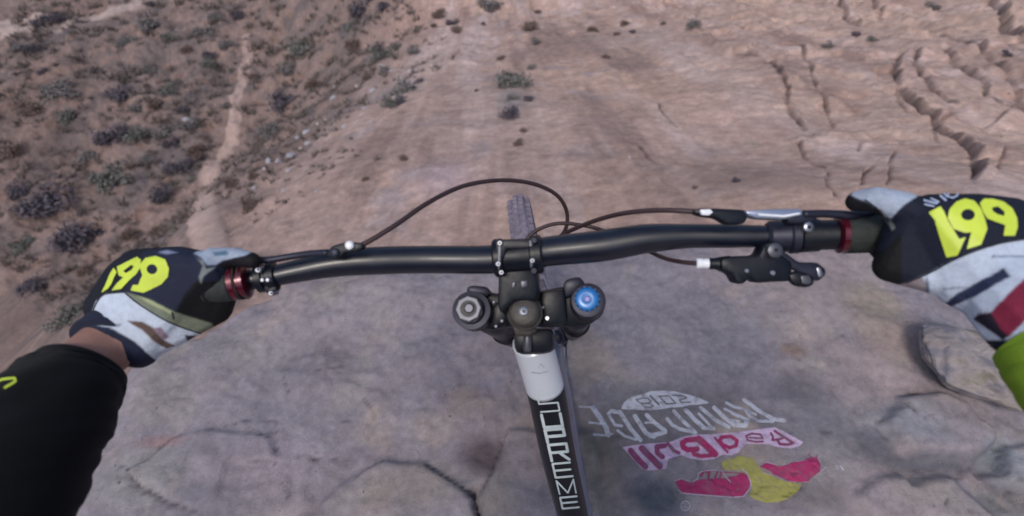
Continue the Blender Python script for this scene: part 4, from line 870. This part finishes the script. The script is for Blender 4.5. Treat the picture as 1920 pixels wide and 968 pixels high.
decal('numeral', [('p', zg([(585, 300), (600, 200), (680, 115), (780, 80), (880, 105), (950, 180), (1000, 300), (1030, 420), (960, 600), (800, 650), (850, 460), (780, 465), (650, 420)]))], [('p', zg(E12((810, 262), 78, 64)))], hGR, M_LIME, rglove, off=.0008)
decal('numeral', [('p', zg([(945, 130), (990, 85), (1090, 85), (1210, 115), (1310, 190), (1365, 300), (1372, 400), (1342, 500), (1212, 500), (1232, 380), (1150, 350), (1030, 305), (980, 230)]))], [('p', zg([(1082, 180), (1150, 170), (1222, 230), (1218, 278), (1140, 258), (1085, 218)]))], hGR, M_LIME, rglove, off=.0008)
decal('brand_mark', [('s', zg([(320, 100), (460, 135)]), 3.4), ('s', zg([(330, 145), (430, 165)]), 3), ('s', zg([(400, 80), (480, 120)]), 3), ('s', zg([(500, 50), (560, 100)]), 3.6), ('s', zg([(540, 20), (570, 60), (600, 20)]), 3), ('s', zg([(590, 60), (640, 75), (690, 50), (700, 20)]), 3)], [], hGR, M_WPR, rglove, off=.0008)
# cuffs: thick bands following the wrists
def px_ribbon(name, pts, hit, m, parent, r=.0016):
    out = []
    for x, y in pts:
        h = hit(ray(x, y).normalized())
        if h: out.append(h[0] + h[1] * r * .3)
    if len(out) > 2: return tube(name, out, r, m, parent, seg=8)
for pts in ([(350, 405), (445, 482), (620, 592), (760, 652), (880, 690)], [(120, 560), (160, 470), (210, 418), (345, 402)], [(680, 540), (690, 590)]):
    px_ribbon('seam', zl([tuple(v) for v in spline(pts, 6)]), hGL, M_SEAM, lglove, .0007)
for pts in ([(262, 498), (430, 430), (540, 372), (640, 330), (740, 300), (836, 284)], [(180, 120), (240, 165), (270, 215), (290, 250)]):
    px_ribbon('seam', zr5([tuple(v) for v in spline(pts, 6)]), hGR, M_SEAM, rglove, .0007)
wd = (P(165, 690, .50) - P(205, 640, .527)).normalized()
lathe('cuff', P(207, 636, .528), wd, [(-.012, .0305), (-.010, .0318), (-.001, .0322), (0, .0330), (.001, .0338), (.006, .0338), (.007, .030)], M_NAVY, lglove, seg=48)
# sleeves: creased cloth tubes
def sleeve(name, pts, m, end, folds=.004, seg=64, n=16):
    q = spline([(*P(a, b, c), r) for a, b, c, r in pts] + [(*end, .068)], n); bm = bmesh.new()
    P3 = [Vector(v[:3]) for v in q]; rd = [float(v[3]) for v in q]; rings = tube_bm(bm, P3, rd, seg, cap=False)
    for i, rg2 in enumerate(rings):
        for k, v in enumerate(rg2):
            a = 2 * math.pi * k / seg; c = P3[i]
            f = folds * (float(fbm(np.array(i * .09 + 1.0 * math.sin(a)), np.array(1.1 * math.cos(a) + i * .05), 3)) * 1.6) * min(1, .15 + i * .06)
            v.co += (v.co - c).normalized() * f
    inner = [bm.verts.new(P3[1].lerp(v.co, .86)) for v in rings[0]]
    for k in range(seg): bm.faces.new((rings[0][(k + 1) % seg], rings[0][k], inner[k], inner[(k + 1) % seg]))
    bmesh.ops.recalc_face_normals(bm, faces=bm.faces); return link(name, bm_mesh(name, bm), m, person)
M_JB = mat('black_jersey', L(9, 10, 16), rough=.9, bump=.4, bscale=900, sheen=.05, spec=.2)
M_JL = mat('lime_jersey', L(128, 160, 48), rough=.85, bump=.4, bscale=900, spec=.2)
lsl = sleeve('sleeve', [(153, 694, .498, .0395), (132, 722, .485, .0445), (92, 772, .458, .0505), (30, 860, .43, .0560), (-40, 980, .40, .0600), (-170, 1150, .36, .064)], M_JB, SHL, .0035)
rsl = sleeve('sleeve', [(1962, 634, .415, .0385), (1992, 664, .405, .0420), (2060, 730, .385, .0480), (2190, 830, .36, .0540), (2400, 960, .31, .060)], M_JL, SHR, .003)
hSL = hitter(bvh_of([lsl]))
decal('jersey_print', [('s', [(-14, 722), (6, 712), (28, 710), (30, 716), (10, 728)], 4)], [], hSL, M_LIME, lsl, off=.0008)

# ================================================================ SHRUBS, STONES, GRIT
def ground_at(px, py):
    h = march(px, py, z_ground)
    return Vector((h[0], h[1], float(z_ground(np.array([h[0]]), np.array([h[1]]))[0]))), h[2]
def leaf_mat(name, col):
    m, t, b = nm(name); g = N(t, 'ShaderNodeNewGeometry'); r = N(t, 'ShaderNodeMapRange'); r.inputs[3].default_value = .55; r.inputs[4].default_value = 1.5
    t.links.new(g.outputs['Random Per Island'], r.inputs[0]); x = N(t, 'ShaderNodeVectorMath', operation='SCALE'); x.inputs[0].default_value = col
    t.links.new(r.outputs[0], x.inputs['Scale']); t.links.new(x.outputs[0], b.inputs['Base Color']); b.inputs['Roughness'].default_value = .9; return m
SH_MATS = {'grey': leaf_mat('sage_leaves', L(114, 110, 110)), 'dark': leaf_mat('dark_leaves', L(86, 80, 90)), 'brown': leaf_mat('dry_leaves', L(110, 94, 88)), 'green': leaf_mat('green_grey_leaves', L(106, 106, 103))}  # leaf tones paled to stand in for haze over the slope
def shrub_mesh(seed, m, n=800):
    rs = random.Random(seed); v = []; f = []
    lobes = [(rs.uniform(-.28, .28), rs.uniform(-.28, .28), rs.uniform(.14, .26), rs.uniform(.16, .28)) for _ in range(9)]
    for i in range(n):
        lx_, ly_, lz_, lr = rs.choice(lobes); d = Vector((rs.gauss(0, 1), rs.gauss(0, 1), rs.gauss(0, .8))).normalized() * lr * rs.uniform(.35, 1.05)
        c = Vector((lx_, ly_, lz_)) + d
        if c.z < 0.0: c.z = -c.z * .4
        a = Vector((rs.gauss(0, 1), rs.gauss(0, 1), rs.gauss(.6, .8))).normalized(); b = a.orthogonal().normalized(); b = Matrix.Rotation(rs.uniform(0, 6.3), 3, a) @ b
        s1, s2 = rs.uniform(.034, .07), rs.uniform(.012, .026); t2 = a.cross(b); k = len(v)
        v += [c - b * s1, c + t2 * s2, c + b * s1, c - t2 * s2]; f.append((k, k + 1, k + 2, k + 3))
    for i in range(26):                    # stems from the root
        lx_, ly_, lz_, lr = rs.choice(lobes); e = Vector((lx_ + rs.uniform(-.12, .12), ly_ + rs.uniform(-.12, .12), lz_ + lr * rs.uniform(.2, 1.1))); s0 = Vector((rs.uniform(-.04, .04), rs.uniform(-.04, .04), -.06))
        o1 = Vector((.007, 0, 0)); o2 = Vector((0, .007, 0)); k = len(v)
        v += [s0 - o1, s0 + o1, s0 + o2, e]; f += [(k, k + 1, k + 3), (k + 1, k + 2, k + 3), (k + 2, k, k + 3)]
    me = mesh_np('desert_shrub', v, f); me.materials.append(m); return me
SHM = {k: [shrub_mesh(i * 7 + j, m) for i in range(3)] for j, (k, m) in enumerate(SH_MATS.items())}
z1 = lambda l: [(x / 2.017, y / 2.017, w / 2.017, k) for x, y, w, k in l]
z2 = lambda l: [(640 + x / 2.017, y / 2.017, w / 2.017, k) for x, y, w, k in l]
z3 = lambda l: [(1280 + x / 2.42, y / 2.42, w / 2.42, k) for x, y, w, k in l]
LIST = z1([(230, 335, 120, 'grey'), (440, 360, 100, 'dark'), (650, 345, 90, 'green'), (520, 410, 70, 'grey'), (590, 385, 60, 'brown'), (430, 530, 110, 'dark'), (520, 505, 80, 'green'), (610, 500, 80, 'grey'), (650, 550, 60, 'dark'), (430, 670, 140, 'green'), (680, 645, 90, 'dark'), (490, 630, 35, 'brown'), (750, 575, 80, 'brown'), (600, 735, 90, 'dark'),
    (180, 740, 190, 'dark'), (60, 720, 100, 'dark'), (310, 890, 150, 'dark'), (500, 890, 70, 'brown'), (600, 870, 65, 'brown'), (700, 822, 45, 'brown'), (730, 465, 80, 'grey'), (1070, 375, 130, 'dark'), (1030, 500, 110, 'grey'), (1150, 185, 120, 'green'), (1090, 262, 70, 'grey'), (800, 205, 60, 'dark'), (790, 240, 60, 'green'), (850, 400, 40, 'grey'),
    (900, 55, 70, 'dark'), (640, 140, 60, 'green'), (480, 155, 80, 'grey'), (560, 95, 90, 'grey'), (960, 290, 40, 'brown'), (945, 775, 80, 'brown'), (960, 665, 45, 'brown'), (870, 690, 60, 'brown'), (220, 62, 70, 'dark'), (150, 78, 60, 'dark'), (60, 180, 60, 'grey'), (135, 178, 60, 'dark'), (360, 270, 30, 'dark'), (1190, 320, 60, 'brown'), (1238, 125, 30, 'dark'),
    (1180, 420, 45, 'grey'), (560, 15, 40, 'dark'), (160, 268, 40, 'dark'), (820, 60, 60, 'grey'), (110, 420, 90, 'brown'), (250, 440, 80, 'green'), (60, 560, 90, 'brown'), (730, 680, 50, 'grey'), (560, 600, 60, 'grey'), (340, 590, 70, 'grey'), (80, 920, 80, 'green'), (750, 130, 90, 'grey'), (860, 170, 60, 'grey'), (700, 190, 50, 'brown'), (560, 265, 70, 'grey'), (690, 420, 50, 'dark'), (262, 1190, 120, 'green'), (130, 1080, 90, 'dark'), (330, 1020, 60, 'brown')])
LIST += z2([(60, 42, 110, 'dark'), (30, 100, 60, 'green'), (160, 22, 60, 'dark'), (50, 170, 70, 'brown'), (150, 172, 60, 'dark'), (208, 178, 45, 'green'), (150, 205, 90, 'green'), (280, 195, 60, 'grey'), (160, 265, 45, 'grey'), (240, 332, 110, 'grey'), (292, 308, 40, 'dark'), (190, 395, 70, 'green'), (235, 380, 55, 'dark'), (100, 297, 40, 'brown'), (10, 300, 40, 'dark'),
    (370, 55, 60, 'brown'), (420, 90, 46, 'dark'), (435, 115, 50, 'brown'), (352, 100, 30, 'brown'), (540, 90, 22, 'dark'), (570, 20, 90, 'grey'), (720, 100, 80, 'brown'), (740, 45, 30, 'brown'), (740, 160, 46, 'grey'), (604, 220, 34, 'brown'), (722, 255, 38, 'grey'), (640, 312, 120, 'green'), (640, 372, 50, 'grey'), (710, 376, 38, 'dark'), (650, 432, 80, 'dark'), (690, 495, 34, 'brown'), (670, 540, 46, 'brown'), (515, 343, 22, 'brown'), (236, 596, 36, 'brown'), (88, 676, 32, 'brown'),
    (1040, 128, 34, 'brown'), (1098, 120, 26, 'dark'), (1215, 90, 30, 'brown'), (1000, 215, 36, 'brown'), (1070, 90, 40, 'brown'), (955, 115, 46, 'brown'), (650, 780, 40, 'grey')])
LIST += z3([(780, 155, 40, 'dark'), (865, 180, 46, 'green'), (1455, 245, 46, 'dark'), (1145, 30, 70, 'grey'), (655, 205, 50, 'grey'), (60, 110, 80, 'grey'), (245, 820, 40, 'dark'), (58, 850, 30, 'brown')])
def region(x, y):
    tx = np.interp(y, [t[1] for t in TRAIL], [t[0] for t in TRAIL]); far = 'near the top' if y < 110 else ('halfway down' if y < 250 else 'lower down')
    if x < tx - 190: return 'far left of trail, ' + far
    if x < tx: return 'just left of trail, ' + far
    if x < 620 and y > 60: return 'just right of trail, ' + far
    if x < 830: return ('along the stony rim' if y > 140 else 'above the stony rim')
    if x < 1050: return 'in the clump down the chute' if y > 120 else 'at the head of the pale chute'
    if x < 1280: return 'on bare dirt right of the chute'
    return 'among the right-hand cracked sandstone'
ORD = ['first', 'second', 'third', 'fourth', 'fifth', 'sixth', 'seventh', 'eighth', 'ninth', 'tenth', 'eleventh', 'twelfth', 'thirteenth', 'fourteenth', 'fifteenth', 'sixteenth']
WORD = {'grey': 'grey', 'dark': 'dark', 'brown': 'dry brown', 'green': 'green-grey'}
cells = {}
for s4 in LIST: cells.setdefault((s4[3], region(s4[0], s4[1])), []).append(s4)
for (k, rgn), items in cells.items():
    items.sort(key=lambda s: s[0])
    for i, (x, y, wpx, _) in enumerate(items):
        p, D = ground_at(x, y + wpx * .12)
        o = bpy.data.objects.new('desert_shrub', random.choice(SHM[k])); COL.objects.link(o); sc = 1.3 * wpx * D / F
        o.location = p - Vector((0, 0, .04 * sc)); o.scale = (sc, sc * random.uniform(.85, 1.1), sc * random.uniform(.6, .85)); o.rotation_euler.z = random.uniform(0, 6.28)
        pos = '' if len(items) == 1 else (', ' + ORD[min(i, 15)] + ' from the left')
        tag(o, f'{WORD[k]} shrub {rgn}{pos}', 'shrub', 'shrubs scattered over the hillside')
def rock_mesh(name, seed, sub=2, flat=.6, rough=.35):
    rs = np.random.RandomState(seed); bm = bmesh.new(); bmesh.ops.create_icosphere(bm, subdivisions=sub, radius=.5)
    pl = [(Vector(rs.normal(size=3)).normalized(), rs.uniform(.26, .42)) for _ in range(9)]
    for v in bm.verts:
        for n_, d_ in pl:
            e = v.co.dot(n_) - d_
            if e > 0: v.co -= n_ * e * .9
        v.co += v.co.normalized() * float(rs.normal() * .02 * rough); v.co.z *= flat
    return bm_mesh(name, bm)
M_STONE = mat('pale_stone', tuple(A(172, 160, 158) * 1.1), rough=.9, bump=.6, bscale=30, var=.25, vscale=5)
M_STONE2 = mat('grey_stone', tuple(A(150, 150, 158) * 1.15), rough=.9, bump=.6, bscale=30, var=.25, vscale=5)
RM = [rock_mesh('stone', i) for i in range(5)]
for i, me in enumerate(RM): me.materials.append(M_STONE if i % 2 else M_STONE2)
STN = z1([(1270, 330, 28, 0), (1262, 372, 30, 0), (1232, 455, 22, 0), (1200, 470, 18, 0), (1160, 498, 40, 0), (1130, 520, 34, 0), (1140, 565, 40, 0), (1095, 590, 52, 0), (1165, 545, 36, 0), (1055, 612, 34, 0), (1015, 612, 40, 0), (1090, 645, 26, 0), (960, 712, 30, 0), (1070, 722, 22, 0), (940, 690, 20, 0), (1195, 725, 18, 0), (712, 455, 44, 0), (488, 895, 26, 0), (985, 575, 30, 0), (1000, 640, 24, 0)])
STN += z2([(170, 378, 26, 0), (206, 370, 34, 0), (30, 380, 26, 0), (112, 460, 20, 0), (12, 478, 26, 0), (1090, 595, 14, 0), (1032, 30, 26, 0), (20, 108, 24, 0), (150, 255, 40, 0), (190, 268, 30, 0), (260, 270, 36, 0), (60, 330, 30, 0), (120, 340, 34, 0), (85, 410, 24, 0), (1092, 600, 12, 0)])
STN += z3([(95, 320, 26, 0), (150, 316, 20, 0), (870, 160, 18, 0), (945, 75, 24, 0)])
STN.sort(key=lambda s: s[0]); W8 = {}
for x, y, wpx, _ in STN:
    rgn = 'left of the foot trail' if x < 420 else ('on the rim between the trail and the chute' if x < 800 and y > 60 else ('above the rim' if x < 800 else 'on the open right-hand slope')); W8.setdefault(rgn, []).append((x, y, wpx))
for rgn, items in W8.items():
    for i, (x, y, wpx) in enumerate(items):
        p, D = ground_at(x, y); o = bpy.data.objects.new('stone', random.choice(RM)); COL.objects.link(o); sc = 1.0 * wpx * D / F
        o.location = p; o.scale = (sc, sc * random.uniform(.6, 1.), sc * random.uniform(.7, 1.1)); o.rotation_euler = (random.uniform(-.3, .3), random.uniform(-.3, .3), random.uniform(0, 6.28))
        if len(items) < 17: lab = f'pale stone {rgn}' + (', ' + ORD[i] + ' from the left' if len(items) > 1 else '')
        else: lab = f'pale stone {rgn}, ' + (ORD[i] + ' from the left' if i < 16 else (ORD[len(items) - 1 - i] + ' from the right' if len(items) - 1 - i else 'rightmost of the row'))
        tag(o, lab, 'stone', 'pale stones on the slope')
# loose grit and low scrub, joined
def scatter(name, protos, n, rows, cols, size, keep, m, label, lift=0.0, seed=1):
    rs = np.random.RandomState(seed); V = []; Fc = []; base = 0
    J = rs.randint(rows[0], rows[1], n * 4); I = rs.randint(cols[0], cols[1], n * 4); cnt = 0
    for j, i in zip(J, I):
        if cnt >= n: break
        if not keep(j, i, rs): continue
        pv, pf = protos[rs.randint(len(protos))]; s = RD[j, i] * rs.uniform(*size) ; a = rs.uniform(0, 6.28); c, s_2 = math.cos(a), math.sin(a)
        q = pv * s; q = np.stack([q[:, 0] * c - q[:, 1] * s_2, q[:, 0] * s_2 + q[:, 1] * c, q[:, 2] * rs.uniform(.7, 1.2)], 1) + [TX[j, i], TY[j, i], TZ[j, i] + lift * s]
        V.append(q); Fc.append(pf + base); base += len(q); cnt += 1
    V = np.concatenate(V); Fc = np.concatenate(Fc); me = bpy.data.meshes.new(name); me.vertices.add(len(V)); me.vertices.foreach_set('co', V.ravel())
    k = Fc.shape[1]; me.loops.add(Fc.size); me.loops.foreach_set('vertex_index', Fc.ravel().astype(np.int32)); me.polygons.add(len(Fc)); me.polygons.foreach_set('loop_start', np.arange(0, Fc.size, k, dtype=np.int32)); me.update(calc_edges=True)
    o = link(name, me, m, None, smooth=False); tag(o, label, kind='stuff'); return o
def proto_rock(seed):
    me = rock_mesh('p', seed, sub=1); v = np.array([tuple(x.co) for x in me.vertices]); f = np.array([tuple(p.vertices) for p in me.polygons]); bpy.data.meshes.remove(me); return v, f
def proto_tuft(seed, nb=26):
    rs = random.Random(seed); v = []; f = []
    for i in range(nb):
        b = Vector((rs.gauss(0, .22), rs.gauss(0, .22), 0)); t = b + Vector((rs.gauss(0, .22), rs.gauss(0, .22), rs.uniform(.2, .55))); s = Vector((rs.uniform(-1, 1), rs.uniform(-1, 1), 0)).normalized() * .05; k = len(v)
        v += [b - s, b + s, t]; f.append((k, k + 1, k + 2))
    return np.array([tuple(p) for p in v]), np.array(f)
grit_m = leaf_mat('grit', tuple(A(140, 124, 120) * 1.1)); scrub_m = leaf_mat('low_scrub', L(104, 95, 92))
scatter('pebbles', [proto_rock(i) for i in range(4)], 4200, (140, 850), (30, 830), (.0015, .0045), lambda j, i, rs: rs.uniform() < .25 + .75 * ridge[j, i], grit_m, 'loose pebbles lying on the dirt slopes', seed=4)
scatter('dark_pebbles', [proto_rock(i) for i in range(4)], 1500, (140, 850), (30, 830), (.0015, .004), lambda j, i, rs: True, leaf_mat('dark_grit', L(96, 78, 76)), 'darker gravel lying on the dirt slopes', seed=6)
tn = fbm(TX * .5, TY * .5, 4, ox=200)
scatter('low_scrub', [proto_tuft(i) for i in range(6)], 3600, (300, 870), (10, 560), (.008, .024), lambda j, i, rs: rs.uniform() < (1 - ridge[j, i]) * (0.35 + 2.6 * max(0, tn[j, i])) and min(abs(TX[j, i] - a) + abs(TY[j, i] - b) for a, b, _ in TRAIL_W) > .5, scrub_m, 'low dry scrub covering the valley slope', seed=5)
rs = np.random.RandomState(9); bmv = []; bmf = []; base = 0; pr = [proto_rock(i) for i in range(4)]
for _ in range(900):
    px, py = rs.uniform(150, 1920), rs.uniform(500, 968); g = G(px, py); z = ledge_z(g.x, g.y)
    if z is None or poly_sd(np.array([g.x]), np.array([g.y]), EDGE_W)[0] > -.01: continue
    if 1090 < px < 1600 and 730 < py < 960 and rs.uniform() < .8: continue
    v, f = pr[rs.randint(4)]; s = rs.uniform(.0018, .006) * (1 if rs.uniform() < .95 else 2.2); bmv.append(v * s + [g.x, g.y, z]); bmf.append(f + base); base += len(v)
me = mesh_np('ledge_grit', np.concatenate(bmv), [tuple(int(i) for i in q) for q in np.concatenate(bmf)]); tag(link('ledge_grit', me, leaf_mat('ledge_grit', L(112, 102, 106)), None, smooth=False), 'fine grit strewn over the rock ledge', kind='stuff')
# unidentified pale shape built as a rock-like boulder at the ledge's right rim
bm = bmesh.new(); bmesh.ops.create_icosphere(bm, subdivisions=6, radius=1.0)
c1 = P(1842, 662, 1.50); cen = Vector((c1.x, c1.y, c1.z - .05)); M3 = Matrix.Rotation(R(-38), 3, 'Z')
bl3 = [(Vector(np.random.RandomState(i + 40).normal(size=3)).normalized(), .66 + .02 * (i % 5)) for i in range(16)]
for v in bm.verts:
    d = v.co.copy()
    for n_, e_ in bl3:
        t = v.co.dot(n_) - e_
        if t > 0: v.co -= n_ * t * .95
    v.co *= 1 + .16 * float(fbm(np.array(d.x * 1.6 + d.z), np.array(d.y * 1.6 - d.z), 4, ox=70))
    v.co = M3 @ Vector((v.co.x * .19, v.co.y * .13, v.co.z * .10)) + cen
me = bm_mesh('lump', bm); co = np.array([tuple(v.co) for v in me.vertices]); nB = fbm(co[:, 0] * 14, co[:, 1] * 14 + co[:, 2] * 9, 4, ox=77)
CB = np.ones((len(co), 3)) * A(146, 138, 138); CB = lerp(CB, A(118, 116, 126), sst(0, .35, nB)); CB = lerp(CB, A(134, 128, 116), sst(.1, .4, -nB) * .8)
at = me.color_attributes.new('Col', 'FLOAT_COLOR', 'POINT'); at.data.foreach_set('color', np.concatenate([CB, np.ones((len(co), 1))], 1).ravel())
o = link('lump', me, M_LEDGE, None, recenter=True); tag(o, 'pale rounded boulder at the right rim of the ledge, below the right glove', 'lump')
organic('jersey', [[(SHL, .064), (SHR, .064), (Vector((0, -.25, 1.27)), .06)], [(SHL, .069), (SHR, .069), (Vector((-.12, -.38, .86)), .10), (Vector((.12, -.38, .86)), .10)]], .008, 4, M_JB, person)
